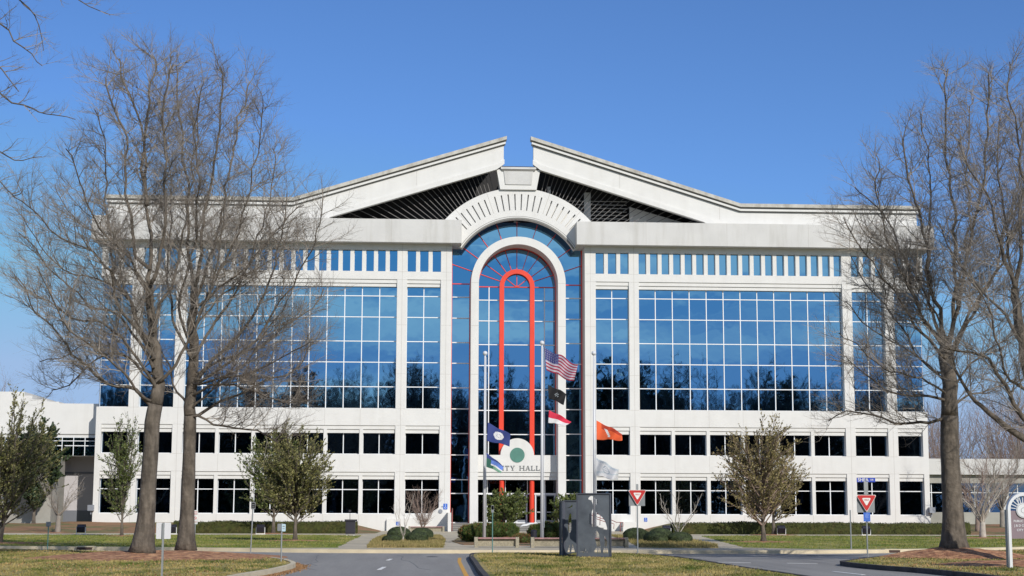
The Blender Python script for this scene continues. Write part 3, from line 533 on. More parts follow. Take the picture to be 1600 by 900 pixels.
# eaves fascia
for s in (-1, 1):
    f = MB().box(s*5.2, s*38.05, -1, 31, 25.75, 27.85)
    fo = f.build('fascia', M['fascia'], hall)
    j = MB()
    for x in (11.5,18.9,26.4,33.6): j.box(s*(x-.012), s*(x+.012), -1.004, -.999, 25.76, 27.84)
    j.build('panel_joint', M['joint'], fo)
    # parapet and half gable
    g = MB()
    g.prism([(s*x, z) for x, z in [(36.9,27.8),(36.9,29.3),(20.42,29.3),(1.36,35.2),(1.36,33.35),(2.01,32.83),(17.0,28.22),(17.9,27.8)]], .3, .9)
    g.box(s*36.3, s*36.9, .9, 30, 27.8, 29.3)
    go = g.build('gable_wall', M['white'], hall)
    L = MB()      # raised lip on the lower edge
    L.prism([(s*x, z) for x, z in [(1.30,33.32),(1.30,33.75),(1.9,33.33),(16.6,28.75),(19.2,27.95),(17.4,27.95),(17.0,28.18),(2.01,32.79)]], .16, .299)
    L.build('lip', M['white'], go)
    d = Vector((36.9-20.42, 0)); 
    def strip(lo, hi, y, ins, ext=0, y2=.9):
        e = 1.36+ins; sl = (35.2-29.3)/(20.42-1.36)
        P = [(36.9-ins, 29.3+lo), (20.42+.0, 29.3+lo), (e, 29.3+lo+(20.42-e)*sl), (e, 29.3+hi+(20.42-e)*sl), (20.42, 29.3+hi), (36.9-ins, 29.3+hi)]
        return MB().prism([(s*x, z) for x, z in P], y, y2)
    c = strip(.28, .60, -.1, -.26).build('cornice', M['cap'], go)
    strip(.12, .278, .12, -.08).build('cornice_groove', M['groove'], c)
    strip(-.06, .118, .04, -.16).build('cornice_band', M['white'], c)
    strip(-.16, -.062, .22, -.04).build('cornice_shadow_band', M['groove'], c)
    j = MB()
    for x in (9.3,18.5): 
        zt = 29.1+max(0,(20.42-x))*(5.9/19.06); zb = 32.9-(x-2.01)*(4.61/15) if x < 17 else 27.9
        j.box(s*(x-.012), s*(x+.012), .296, .301, max(zb+.55, 27.9), zt)
    j.build('panel_joint', M['joint'], go)
    MB().prism([(s*x, z) for x, z in [(20.5,28.8),(2.0,34.5),(2.0,34.2),(20.5,28.5)]], .901, 7).box(s*20.5, s*36.2, .901, 29, 28.5, 28.8).build('roof', M['soffit'], hall)
    # open louvres behind the gable
    CZ = 22.2; lv = MB()
    for k in range(30):
        t = math.radians(14.0+2.1*k); dx, dz = math.sin(t), math.cos(t); r0 = 8.75; r1 = 30
        r = r0
        while r < 26:
            x, z = r*dx, CZ+r*dz
            low = 32.83-(x-2.01)*(4.61/14.99)
            if z > low+1.3: break
            r += .1
        if CZ+r*dz < 27.4: continue
        if r > r0+.2: lv.bar((s*r0*dx, CZ+r0*dz), (s*r*dx, CZ+r*dz), .048, 1.7, 1.82)
    lv.build('louvre', M['slat'], hall)
MB().box(-21, 21, 5.6, 5.8, 27.4, 28.6).prism([(-19,28.6),(19,28.6),(1.9,34.3),(-1.9,34.3)], 5.6, 5.8).build('attic_screen', M['soffit'], hall)
at = MB(); at.box(10.6, 17.3, 3.4, 3.6, 27.5, 28.2).prism([(10.6,28.2),(17.3,28.2),(10.6,30.1)], 3.4, 3.6).box(6.35, 6.95, 3.3, 3.6, 27.5, 31.4).box(2.9,3.2,3.3,3.6,27.5,31.9)
for k in range(10): at.box(3.3, 10.4, 3.9, 3.95, 27.7+k*.33, 27.74+k*.33)
at.build('attic_pier', M['white'], hall)
# arch panel with radial slots
CZ = 22.28; ar = MB()
ar.sector(6.0, 6.85, -58, 58, .66, 1.25, CZ); ar.sector(8.35, 8.9, -58, 58, .66, 1.25, CZ)
SL = sorted([2.15+4.3*i for i in range(4)]+[21.8+4.25*i for i in range(6)]+[-(2.15+4.3*i) for i in range(4)]+[-(21.8+4.25*i) for i in range(6)])
e = -58
for a in SL:
    hw = math.degrees(.055/7.6); ar.sector(6.85, 8.35, e, a-hw, .66, 1.25, CZ, seg=3); e = a+hw
ar.sector(6.85, 8.35, e, 58, .66, 1.25, CZ, seg=3); ar.sector(6.8, 8.4, -58, 58, 1.0, 1.2, CZ)
ao = ar.build('arch_panel', M['white'], hall)
MB().sector(5.98, 6.14, -57, 57, .52, .659, CZ).sector(6.25, 6.29, -57, 57, .60, .659, CZ).build('arch_trim', M['groove'], ao)
MB().sector(5.99, 6.24, -57.5, 57.5, .56, .6595, CZ).build('arch_moulding', M['white'], ao)
jj = MB()
for a in (-19,-40,19,40): jj.bar((6.9*math.sin(math.radians(a)), CZ+6.9*math.cos(math.radians(a))), (8.9*math.sin(math.radians(a)), CZ+8.9*math.cos(math.radians(a))), .03, .655, .66)
jj.build('panel_joint', M['joint'], ao)
MB().prism([(-2.0,32.85),(-1.66,31.0),(1.66,31.0),(2.0,32.85)], .42, 2).build('keystone', M['white'], hall)
k = MB().box(-1.62, 1.62, .24, 2, 32.86, 33.06).prism([(-1.35,32.7),(-1.2,31.45),(1.2,31.45),(1.35,32.7)], .34, .419); k.build('keystone_cap', M['fascia'], hall)
MB().prism([(-1.6,32.855),(-1.5,32.72),(1.5,32.72),(1.6,32.855)], .3, .418).build('keystone_moulding', M['groove'], hall)
# ring with legs
rg = MB().sector(3.58, 4.28, -90, 90, 0, 2.6, CZ)
for s in (-1, 1): rg.box(s*3.58, s*4.28, 0, 2.6, .0, CZ)
ro = rg.build('white_arch', M['white'], hall)
jj = MB()
for z in (5.3,9.4,14,18.4,22.3):
    for s in (-1, 1): jj.box(s*3.59, s*4.27, -.004, 0, z-.012, z+.012)
jj.build('panel_joint', M['joint'], ro)
rt = MB().sector(4.28, 4.33, -90, 90, 2.2, 2.5, CZ).sector(3.53, 3.58, -90, 90, 2.2, 2.5, CZ)
for s in (-1, 1):
    rt.box(s*4.28, s*4.34, 2.2, 2.5, .8, CZ); rt.box(s*3.52, s*3.58, 2.2, 2.5, 6.9, CZ); rt.box(s*5.93, s*6.018, 2.3, 2.5, .8, 25.72)
rt.build('red_edge_trim', M['red'], hall)
# tower side reveals
tw = MB()
for s in (-1, 1): tw.box(s*6.025, s*6.06, .6, 3.2, 0, 27.8)
tw.build('tower_reveal', M['fascia'], hall)
# tower glazing
YG = 2.5
tg = panes(MB(), [-6.02,-4.3,-2.55,-1.4,1.4,2.55,4.3,6.02], [.8,3.45,4.68,6.9,8.8,10.95,12.9,15.1,17.0,19.2,21.1,22.3,24.2,26.2,28.3], YG+.05, .05); to = tg.build('tower_glazing', M['glass'], hall)
wm = MB(); rm = MB()
TH = (21.29,19.35,17.11,15.21,12.97,11.06,8.83,6.9,4.68,3.45,.85)
for s in (-1, 1):
    for z in TH: wm.box(s*4.35, s*5.92, YG-.06, YG+.045, z-.04, z+.04)
    rm.box(s*4.35, s*5.92, YG-.06, YG+.045, CZ+.2, CZ+.28)
for a in (0,18,36,54,71):
    for s in ((-1,1) if a else (1,)):
        t = math.radians(a); r1 = 6.1 if a < 60 else 5.95/math.sin(t)
        rm.bar((s*4.3*math.sin(t), CZ+4.3*math.cos(t)), (s*r1*math.sin(t), CZ+r1*math.cos(t)), .06, YG-.08, YG+.045)
        rm.bar((s*1.58*math.sin(t), CZ+1.58*math.cos(t)), (s*3.56*math.sin(t), CZ+3.56*math.cos(t)), .06, YG-.08, YG+.045)
for z in (21.04,19.12,16.94,15.02,12.84,10.94,8.77):
    for a, b in ((-3.51,-2.59),(-2.51,-1.62),(-1.18,1.18),(1.62,2.51),(2.59,3.51)): wm.box(a, b, YG-.06, YG+.045, z-.04, z+.04)
for s in (-1, 1): wm.box(s*2.51, s*2.59, YG-.062, YG+.045, 6.88, CZ)
rm.box(-3.51, -1.62, YG-.08, YG+.045, CZ-.05, CZ+.03); rm.box(3.51, 1.62, YG-.08, YG+.045, CZ-.05, CZ+.03); rm.box(-1.18, 1.18, YG-.08, YG+.045, CZ-.05, CZ+.03)
for a in (-52, 0, 52):
    t = math.radians(a); rm.bar((.12*math.sin(t), CZ+.05), (1.2*math.sin(t), CZ+1.2*math.cos(t)), .06, YG-.075, YG+.045)
rm.sector(0, .16, -90, 90, YG-.1, YG+.045, CZ-.02, seg=15)
wm.build('mullion', M['frame'], to); rm.build('red_mullion', M['red'], to)
ra = MB().sector(1.19, 1.6, -90, 90, YG-.45, YG+.045, CZ)
for s in (-1, 1): ra.box(s*1.19, s*1.6, YG-.45, YG+.045, 6.88, CZ)
ra.build('red_arch', M['red'], hall)
# entrance
en = MB().box(-3.578, 3.578, 1.2, 2.54, 5.35, 6.87).box(-3.576, 3.576, 1.3, 2.54, 4.99, 5.348).box(-3.574, 3.574, 1.4, 2.54, 4.67, 4.988)
en.sector(0, 1.5, -90, 90, 1.2, 1.75, 6.872)
eo = en.build('entrance_header', M['white'], hall)
M['seal'] = mat('green_disc', (.07,.20,.16), .6, n1=3, amp=.1)
MB().sector(0, .66, -180, 180, 1.16, 1.198, 6.87, seg=8).build('round_emblem', M['seal'], eo)
M['letter'] = mat('dark_letter', (.17,.18,.185), .5)
lt = MB(); lx = -1.84
def serif(ch, x, z, h, w, t):
    y0, y1 = 1.15, 1.199; st = .075; B = lambda a, b, c, d: lt.box(x+a, x+b, y0, y1, z+c, z+d); sf = .035; q = .045
    def foot(a, zz): B(a-q, a+st+q, zz, zz+sf)
    if ch in 'IHTY L':
        pass
    if ch == 'I': B(0, st, sf, h-sf); foot(0, 0); foot(0, h-sf)
    elif ch == 'T': B(w/2-st/2, w/2+st/2, sf, h-.05); foot(w/2-st/2, 0); B(0, w, h-.05, h); B(0, .03, h-.13, h-.05); B(w-.03, w, h-.13, h-.05)
    elif ch == 'H':
        for a in (0, w-st): B(a, a+st, sf, h-sf); foot(a, 0); foot(a, h-sf)
        B(st, w-st, h/2-.02, h/2+.02)
    elif ch == 'L': B(0, st, sf, h-sf); foot(0, h-sf); B(-q, w, 0, sf+.01); B(w-.03, w, sf+.01, .13)
    elif ch == 'Y':
        B(w/2-st/2, w/2+st/2, sf, h*.45); foot(w/2-st/2, 0)
        lt.bar((x+w/2-.01, z+h*.42), (x+.05, z+h-sf), st, y0, y1-.001); lt.bar((x+w/2+.01, z+h*.42), (x+w-.05, z+h-sf), .045, y0, y1-.002)
        B(-.02, .13, h-sf, h); B(w-.13, w+.02, h-sf, h)
    elif ch == 'A':
        lt.bar((x+.05, z+sf), (x+w/2-.01, z+h), .04, y0, y1-.001); lt.bar((x+w-.06, z+sf), (x+w/2+.01, z+h), st, y0, y1-.002)
        B(.11, w-.12, h*.3, h*.3+.035); B(-.03, .12, 0, sf); B(w-.14, w+.03, 0, sf)
    elif ch == 'C':
        lt.sector(h/2-.07, h/2, 40, 320, y0, y1, z+h/2, cx=x+h/2, seg=12); B(h-.09, h-.055, h*.66, h*.95)
for ch, w in (('C',.40),('I',.10),('T',.36),('Y',.38),(' ',.20),('H',.40),('A',.40),('L',.32),('L',.32)):
    if ch != ' ': serif(ch, lx, 5.5, .42, w, 0)
    lx += w+.125
lt.build('lettering', M['letter'], eo)
for s in (-1, 1): MB().tube([(s*1.36, 1.75, .8), (s*1.36, 1.75, 4.66)], .215, 20).build('red_column', M['red'], hall)
MB().box(-3.575, 3.575, 2.50, 2.54, .8, 4.67).build('entrance_glazing', M['eglass'], hall)
ef = MB().box(-3.57, 3.57, 2.36, 2.498, 3.36, 3.50).box(-3.57, 3.57, 2.40, 2.498, .8, .9)
for x in (-3.5,-2.62,-.95,-.05,.05,.95,1.72,2.6,3.5): ef.box(x-.04, x+.04, 2.40, 2.498, .9, 3.36)
for x in (-2.62,-1.0,1.0,2.6): ef.box(x-.03, x+.03, 2.42, 2.498, 3.5, 4.67)
ef.build('door_frame', M['frame'], hall)
for x0, x1 in ((-.91,-.09),(.09,.91),(1.76,2.56),(2.64,3.46)):
    d = MB().box(x0, x1, 2.44, 2.495, .9, 3.35); dd = d.build('door', M['eglass'], hall)
    fr = MB(); fr.box(x0, x0+.07, 2.415, 2.438, .9, 3.35).box(x1-.07, x1, 2.415, 2.438, .9, 3.35).box(x0+.07, x1-.07, 2.415, 2.438, 3.25, 3.35).box(x0+.07, x1-.07, 2.415, 2.438, .9, 1.1); fr.build('door_stile', M['gframe'], dd)
    MB().box(x0+.1, x1-.1, 2.33, 2.37, 1.78, 1.83).box(x0+.12, x0+.15, 2.37, 2.415, 1.78, 1.83).box(x1-.15, x1-.12, 2.37, 2.415, 1.78, 1.83).build('handle', M['frame'], dd)
# steps wrap round the platform
st = MB().box(-6.02, 6.3, -3.3, 2.45, 0, .8)
for k in range(1, 5): st.box(-6.02, 6.3+.42*k, -3.3-.38*k, -3.3-.38*(k-1)-.001, 0, .8-.16*k); st.box(6.3+.42*(k-1)+.001, 6.3+.42*k, -3.3-.38*(k-1), -.01, 0, .8-.16*k)
st.build('steps', M['step'], hall)
nz = MB()
for k in range(0, 5): nz.box(-6.0, 6.3+.42*k, -3.32-.38*k, -3.302-.38*k, .765-.16*k, .805-.16*k)
nz.build('step_nosing', M['concrete'], hall)
cw = MB().box(-6.3, -6.03, -4.9, -.01, 0, 1.74)
cw.prism([(-11.6,0),(-11.6,1.15),(-8.0,1.32),(-7.8,1.66),(-7.0,2.2),(-6.31,2.2),(-6.31,0)], -.34, -.008)
MB().box(9.2, 10.4, -1.2, -.01, 0, .95).build('low_wall', M['white'], hall)
cw.build('cheek_wall', M['white'], hall)
for (a, b) in (((37.0-.02), 37.5), (-37.55, -37.05)):
    MB().box(a, b, -.45, -.02, 1.82, 2.32).box((a+b)/2-.04, (a+b)/2+.04, -.2, -.02, 1.5, 1.82).build('floodlight_box', M['gframe'], hall)
MB().tube([(-6.88,-.40,1.85),(-6.88,-.34,1.85)], .19, 20).tube([(-6.88,-.42,1.85),(-6.88,-.40,1.85)], .12, 20).build('round_wall_lamp', [M['gframe']], hall)
M['bsign'] = mat('blue_sign', (.03,.13,.55), .5)
def bsign(x0, x1, z0, z1, y, lab):
    t = empty('accessible_sign', ((x0+x1)/2, y, z0), lab, 'sign')
    w, h = x1-x0, z1-z0
    MB().box(-w/2, w/2, -.02, 0, 0, h).build('panel', M['bsign'], t)
    MB().sector(.0, w*.09, -180, 180, -.024, -.021, h*.80, seg=30).bar((0,h*.7),(0,h*.42), w*.08, -.024, -.021).sector(w*.16, w*.24, 60, 300, -.024, -.021, h*.33, seg=20).build('wheelchair_symbol', M['paint'], t)
bsign(-6.63,-6.26,2.02,2.52,-.35,'tall blue wheelchair sign on the wall beside the red trimmed glass')
bsign(-10.76,-10.44,.62,.94,-.36,'small blue wheelchair sign low on the white wall behind the left round shrubs')
bsign(11.24,11.52,.99,1.33,-.01,'small blue wheelchair sign low on the white wall right of the entrance steps')
M['rail'] = mat('brown_red_rail', (.30,.09,.08), .5)
def rail(name, lab, runs, r=.03):
    t = empty(name, runs[0][0], lab, 'handrail'); b = Vector(runs[0][0]); mb = MB()
    for R in runs: mb.tube([Vector(p)-b for p in R], r, 8)
    mb.build('rail', M['rail'], t, smooth=True)
rail('handrail', 'brown handrail pair descending the right side of the entrance steps', [
  [(6.3,-3.2,.8),(6.3,-3.2,1.72),(6.9,-3.6,1.6),(8.2,-4.4,.95),(8.75,-4.7,.95),(8.75,-4.7,.62),(8.55,-4.7,.6)],
  [(5.6,-3.2,.8),(5.6,-3.2,1.72),(7.2,-4.2,1.2),(7.6,-4.4,.95),(8.0,-4.5,.8),(7.95,-4.5,.4)],
  [(6.9,-3.3,.7),(6.9,-3.6,1.6)],[(8.5,-4.7,.1),(8.5,-4.7,.95)],[(7.5,-4.5,.3),(7.5,-4.4,1.0)],[(6.3,-3.2,1.35),(7.5,-4.2,.9)]])
rail('handrail', 'thin red handrail at the left end of the entrance steps', [[(-5.95,-4.7,0),(-5.95,-4.7,1.65),(-5.9,-3.4,2.1),(-5.9,-3.4,.8)]], .045)

# low side buildings
lb = empty('annex_building', (-42,2,0), 'white annex with stepped roofline and recess shaped for shade left of the main building', 'building')
def sc2(P, k=.862): return [((x+9.09)*k-9.09+42, (z-1.75)*k+1.75) for x, z in P]
P = sc2([(-64,14),(-49.55,14),(-49.53,13.6),(-48.75,13.6),(-48.73,13.21),(-47.3,13.21),(-47.2,13.0),(-46,13.0),(-46,12.82),(-40,12.8)])+[(6, 6.63),(-14.5, 6.63)]
lo = MB().prism(P, 0, 16).build('wall', M['white'], lb)
MB().box(-14.5, 6, -.03, -.001, 8.50, 8.58).build('band', M['groove'], lo)
w = MB().box(-14.5, 6, -.04, -.002, 6.66, 8.25).build('window', M['glass'], lb)
f = MB()
for k in range(20): f.box(-14.5+k, -14.44+k, -.07, -.041, 6.66, 8.25)
f.box(-14.5, 6, -.075, -.041, 7.50, 7.57).box(-14.5, 6, -.08, -.041, 7.93, 7.99); f.build('frame', M['frame'], w)
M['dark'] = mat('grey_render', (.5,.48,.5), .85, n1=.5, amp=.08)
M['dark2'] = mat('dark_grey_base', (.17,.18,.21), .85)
MB().box(-10, 6, 2.6, 3.1, 1.85, 6.628).build('shade_recess_wall', M['dark'], lb); MB().box(-10, 6, 2.55, 3.1, 0, 1.849).build('shade_recess_base', M['dark2'], lb)  # recess under the upper annex is added to put this wall in shade
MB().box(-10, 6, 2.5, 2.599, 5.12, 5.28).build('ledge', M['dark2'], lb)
bb = empty('screen_wall', (-48,-2,0), 'beige concrete screen wall left of the grey service bay', 'wall')
MB().box(-14, 7.65, 0, 5, 0, 6.5).build('wall', M['concrete'], bb); MB().box(-14, 7.7, -.06, 0, 5.2, 5.32).build('band', M['groove'], bb)
rb = empty('annex_building', (48,8,0), 'low pale wing with dark ribbon windows at the right end of the main building', 'building')
MB().box(-9.4, 16, 0, 14, 0, 1.9).box(-9.4, 16, .4, 14, 1.9, 4.65).build('wall', M['concrete'], rb)
MB().box(-9.4, 16, -.5, 14, 5.45, 6.95).build('fascia', M['fascia'], rb)
MB().box(-9.4, 16, 0, 14, 4.65, 5.45).build('lintel', M['concrete'], rb)
w = MB().box(-9.4, 16, .34, .38, 1.9, 4.65).build('window', M['dglass'], rb)
f = MB()
for k in range(17): f.box(-8.0+k*1.4, -7.93+k*1.4, .28, .339, 1.9, 4.65)
f.box(-9.4, 16, .27, .339, 3.72, 3.79); f.build('frame', M['frame'], w)
pl = MB()
for k in (-6.3,-1.1,4.1,9.3): pl.box(k, k+.55, -.03, .3, 1.9, 4.65)
pl.build('pilaster', M['fascia'], rb)

# ------------------------------------------------------------------ trees
def rvec(): 
    while 1:
        v = Vector((random.uniform(-1,1), random.uniform(-1,1), random.uniform(-1,1)))
        if .05 < v.length < 1: return v.normalized()
def bark(name, a, b, st=(1,1,.25)): return mat(name, a, .95, n1=3, amp=.25, n2=5, rgb2=b, mixr=(.4,.65), stretch=st, bump=.9, bscale=7)
M['bark'] = bark('oak_bark', (.145,.122,.098), (.07,.058,.046)); M['twig'] = mat('grey_twig', (.26,.228,.195), .95, n1=1.2, amp=.25)
M['pale'] = mat('pale_bark', (.42,.38,.33), .9, n1=3, amp=.2); M['redtwig'] = mat('reddish_twig', (.27,.20,.165), .95, n1=2, amp=.2)
def walk(p, d, L, r0, r1, nseg, wob_, up):
    pts = [p.copy()]; rad = [r0]; d = d.normalized()
    for i in range(nseg):
        d = (d+rvec()*wob_+Vector((0,0,up))).normalized(); p = p+d*(L/nseg); pts.append(p.copy()); rad.append(r0+(r1-r0)*(i+1)/nseg)
    return pts, rad
def twig_tree(limbs, spec, tm, cm, name, loc, label, cat, group=None, seed=1, flare=1.0, sides=(10,4,3)):
    """limbs: [(r0,r1,[pts])]; spec: list of (spacing, length, angle, wobble, up, nseg, radius) per level"""
    random.seed(seed); root = empty(name, loc, label, cat, group); tk = MB(); cr_ = MB()
    for li, (r0, r1, P) in enumerate(limbs):
        P = [Vector(p) for p in P]; Q = []
        if li and r0 <= .14: r0 *= .82
        n = len(P)
        for i in range(n-1):
            p0, p1, p2, p3 = P[max(i-1,0)], P[i], P[i+1], P[min(i+2,n-1)]; m = max(2, int((p2-p1).length/.35))
            for j in range(m):
                t = j/m; Q.append(.5*((2*p1)+(p2-p0)*t+(2*p0-5*p1+4*p2-p3)*t*t+(3*p1-p0-3*p2+p3)*t**3))
        Q.append(P[-1]); k = len(Q)
        R = [r0+(r1-r0)*(i/(k-1))**(.8 if r0 > .2 else .5) for i in range(k)]
        if li == 0:
            for i in range(k):
                h = Q[i].z-Q[0].z; R[i] *= 1+flare*math.exp(-max(0,h)/.55)
                R[i] *= 1+.04*noise.noise(Vector((h, 0, seed)))
        else:
            for i in range(1, k): Q[i] = Q[i]+Vector([.17*noise.noise(Vector((i*.5, li*7.3, c*9+seed))) for c in range(3)])
        tk.tube(Q, R, sides[0] if r0 > .15 else 6)
        if li == 0: continue
        def sub(pts, rad, lvl, frac0):
            if lvl >= len(spec): return
            sp, ln, ang, wb, up, ns, rr = spec[lvl]; acc = random.uniform(0, sp); kk = len(pts)
            for i in range(1, kk):
                seg = (pts[i]-pts[i-1]); l = seg.length
                if l < 1e-6: continue
                d = seg/l; t = i/(kk-1)
                if t < frac0: continue
                acc += l
                while acc > sp:
                    acc -= sp*random.uniform(.7,1.3); side = rvec(); side = (side-d*side.dot(d))
                    if side.length < .1: continue
                    side.normalize(); a = math.radians(ang*random.uniform(.65,1.3)); dd = d*math.cos(a)+side*math.sin(a)
                    if dd.z < -.25 and random.random() < .7: dd.z = abs(dd.z)*.4
                    LL = ln*random.uniform(.5,1.25)*(1-.45*t); q = pts[i-1].lerp(pts[i], random.random())
                    pr = min(rr, rad[i]*.75)*random.uniform(.75,1.1)
                    p2, r2 = walk(q, dd, LL, pr, pr*.35, ns, wb, up)
                    cr_.tube(p2, r2, sides[1] if lvl == 0 else sides[2], cap=False); sub(p2, r2, lvl+1, .15)
        sub(Q, R, 0, .18 if r0 < .2 else .6)
    tk.build('trunk', tm, root, smooth=True); cr_.build('branches', cm, root)
    return root, cr_
SPEC = [(.20,2.4,48,.18,.06,7,.021),(.15,1.15,46,.22,.05,4,.0105),(.105,.55,44,.2,.03,2,.0058)]
B = K['BASES']
twig_tree(K['LIMBS_A'], SPEC, M['bark'], M['twig'], 'bare_tree', B['A'], 'tall bare tree at far left with flared trunk and low limb sweeping left', 'tree', seed=5, flare=.6)
twig_tree(K['LIMBS_B'], SPEC, M['bark'], M['twig'], 'bare_tree', B['B'], 'tall bare tree with straighter trunk just right of its flared twin', 'tree', seed=6, flare=.55)
twig_tree(K['LIMBS_C'], SPEC, M['bark'], M['twig'], 'bare_tree', B['C'], 'tall bare tree on a mulch mound in front of the right end of the building', 'tree', seed=7, flare=.55)
twig_tree(K['LIMBS_D'], SPEC, M['bark'], M['twig'], 'bare_tree', B['D'], 'bare tree at the right picture edge whose limbs reach in above the arched sign', 'tree', seed=8)
twig_tree(K['LIMBS_E'], [(.32,1.5,42,.18,.04,6,.016),(.2,.75,42,.22,.04,4,.008),(.15,.35,45,.2,.03,2,.005)], M['bark'], M['twig'], 'bare_tree', B['E'], 'bare tree outside the left edge, only its upper branch tips hanging into the sky', 'tree', seed=9)

def leafy(name, loc, label, h, cw_, ch, trunk_r, nl, leafm, barkm, lean=(0,0), group=None, seed=1, stems=1, nb=46, leaf=.07, sub=(.32,.8), cz=None, shape=1.0, twm=None, up=.12, tpow=1.0):
    """small tree: stem(s), ascending branches, side twigs and leaf-sized faces through the crown"""
    random.seed(seed); root = empty(name, loc, label, 'tree', group); tk = MB(); br = MB(); lf = MB()
    base = h-ch
    for s_ in range(stems):
        ox = 0 if stems == 1 else random.uniform(-.12,.12); oy = 0 if stems == 1 else random.uniform(-.12,.12)
        top = Vector((lean[0]+ox*3, lean[1]+oy*3, base+ch*.55)); m1 = Vector((ox+lean[0]*.3, oy+lean[1]*.3, base*.75))
        pts, rad = [], []
        for i in range(9):
            t = i/8; p = Vector((ox,oy,0)).lerp(m1, min(1,t*2)) if t < .5 else m1.lerp(top, (t-.5)*2)
            p = p+Vector((.04*noise.noise(Vector((t*3,seed,s_))), .04*noise.noise(Vector((t*3,seed+5,s_))), 0))
            pts.append(p); rad.append(trunk_r/(stems**.5)*(1.25 if i == 0 else 1-.8*t))
        tk.tube(pts, rad, 8)
        for b_ in range(nb//stems):
            t = random.uniform(.42,1)**.9; i = min(7, int(t*8)); p = pts[i].lerp(pts[i+1], t*8-i) if i < 8 else pts[-1]
            a = random.uniform(0, 2*math.pi); u_ = ((t-.42)/.58)
            tz = base+ch*(.05+.95*min(1, max(0, u_*.55+random.random()*.5))); rr = cw_/2*math.sqrt(max(.02, 1-((tz-base-ch*.42)/(ch*.62))**2))*random.uniform(.72,1.02)*shape
            tgt = Vector((lean[0]+rr*math.cos(a), lean[1]+rr*math.sin(a), tz))
            d = (tgt-p); L = d.length; q, r = walk(p, d/L+Vector((0,0,-.1)), L, trunk_r*.28, .008, 7, .1, .05)
            br.tube(q, r, 4, cap=False)
            for i2 in range(2, 8):
                for _ in range(4):
                    dd = (q[i2]-q[i2-1]).normalized()+rvec()*.8+Vector((0,0,up)); l2 = random.uniform(*sub)
                    q2, r2 = walk(q[i2-1].lerp(q[i2], random.random()), dd, l2, .009, .004, 3, .2, up)
                    br.tube(q2, r2, 3, cap=False)
                    for __ in range(nl):
                        c = q2[1].lerp(q2[-1], random.random())+rvec()*.06*random.random(); n_ = rvec(); e1 = n_.orthogonal().normalized()*leaf*random.uniform(.5,1.2); e2 = n_.cross(e1)*.5
                        lf.face([c-e1, c+e2, c+e1, c-e2], 0 if random.random() < .6 else 1)
    tk.build('trunk', barkm, root, smooth=True); br.build('branches', twm or barkm, root)
    if nl: lf.build('leaves', leafm, root)
    return root
def leafmat(n, c):
    m = mat(n, c, .6, n1=1.5, amp=.3); return m
OL = [leafmat('olive_leaf', (.125,.128,.035)), leafmat('olive_leaf_light', (.24,.22,.085))]
GR = [leafmat('green_leaf', (.075,.105,.022)), leafmat('green_leaf_light', (.16,.185,.05))]
BRN = [leafmat('brown_olive_leaf', (.18,.15,.05)), leafmat('tan_leaf', (.29,.235,.10))]
DK = [leafmat('dark_evergreen', (.025,.045,.018)), leafmat('mid_evergreen', (.045,.07,.022))]
leafy('small_oak', (-15.91,-49.9,.13), 'small olive leaved tree with dark trunk, nearest the road in front of the left wing', 6.6, 4.6, 5.3, .14, 11, OL, M['bark'], seed=21, nb=84)
leafy('small_oak', (-19.73,-20.2,.13), 'greener small tree half hidden behind the olive tree by the left hedge', 7.6, 5.6, 6.0, .16, 11, GR, M['bark'], seed=22, nb=60, leaf=.08)
leafy('small_tree', (-28.48,-34.2,.13), 'slender upright small tree between the far left trunk and the building corner', 8.1, 3.0, 6.9, .12, 7, GR, M['bark'], seed=23, nb=50, shape=.9)
leafy('small_oak', (-30.3,-58.6,.13), 'dense dark olive tree leaning right at the left picture edge', 7.6, 5.0, 6.5, .19, 9, OL, M['bark'], lean=(.5,0), seed=24, nb=90)
leafy('small_oak', (10.7,-51.6,.13), 'brownish olive small tree with round crown on the right lawn', 7.2, 5.4, 6.0, .17, 9, BRN, M['bark'], seed=25, nb=90, leaf=.065, twm=M['redtwig'])
leafy('small_oak', (17.92,-22.1,.13), 'small brownish tree standing behind the round crowned one by the right hedge', 6.6, 5.2, 5.2, .18, 11, BRN, M['bark'], seed=26, nb=44, leaf=.08)
leafy('evergreen_tree', (-41.4,-3.5,.5), 'dark evergreen rising in front of the white stepped annex', 9.3, 4.2, 7.8, .2, 16, DK, M['bark'], seed=27, nb=90, leaf=.16)
leafy('evergreen_shrub', (-1.9,-15,.13), 'glossy green shrub tree in front of the entrance doors', 3.75, 4.1, 3.3, .09, 14, GR, M['bark'], seed=28, nb=70, leaf=.085, stems=3, sub=(.2,.4))
leafy('evergreen_shrub', (3.2,-13,.13), 'glossy green shrub tree right of the doors, beside the steel sculpture', 3.4, 3.2, 2.6, .07, 14, GR, M['bark'], seed=29, nb=55, leaf=.085, stems=3, sub=(.2,.4))
# leafless ornamental trees
def ornam(name, loc, label, h, w, r, barkm, seed, stems=3, n=7, low=.25, cat='tree', dens=1.0):
    random.seed(seed); L = []
    L.append((r*1.25, r, [(0,0,-.05),(0,0,h*low*.5),(.02,0,h*low)]))
    for i in range(n):
        a = 2*math.pi*i/n+random.uniform(-.3,.3); rr = w/2*random.uniform(.5,1); hz = h*random.uniform(.72,1.0)
        L.append((r*.6, .008, [(0,0,h*low*.9),(rr*.35*math.cos(a), rr*.35*math.sin(a), h*low+(hz-h*low)*.33),(rr*.75*math.cos(a+.2), rr*.75*math.sin(a+.2), h*low+(hz-h*low)*.66),(rr*math.cos(a), rr*math.sin(a), hz)]))
    return twig_tree(L, [(.2/dens,h*.22,40,.18,.1,5,.014),(.16/dens,h*.10,42,.2,.06,3,.007)], barkm, barkm, name, loc, label, cat, seed=seed, flare=.25)[0]
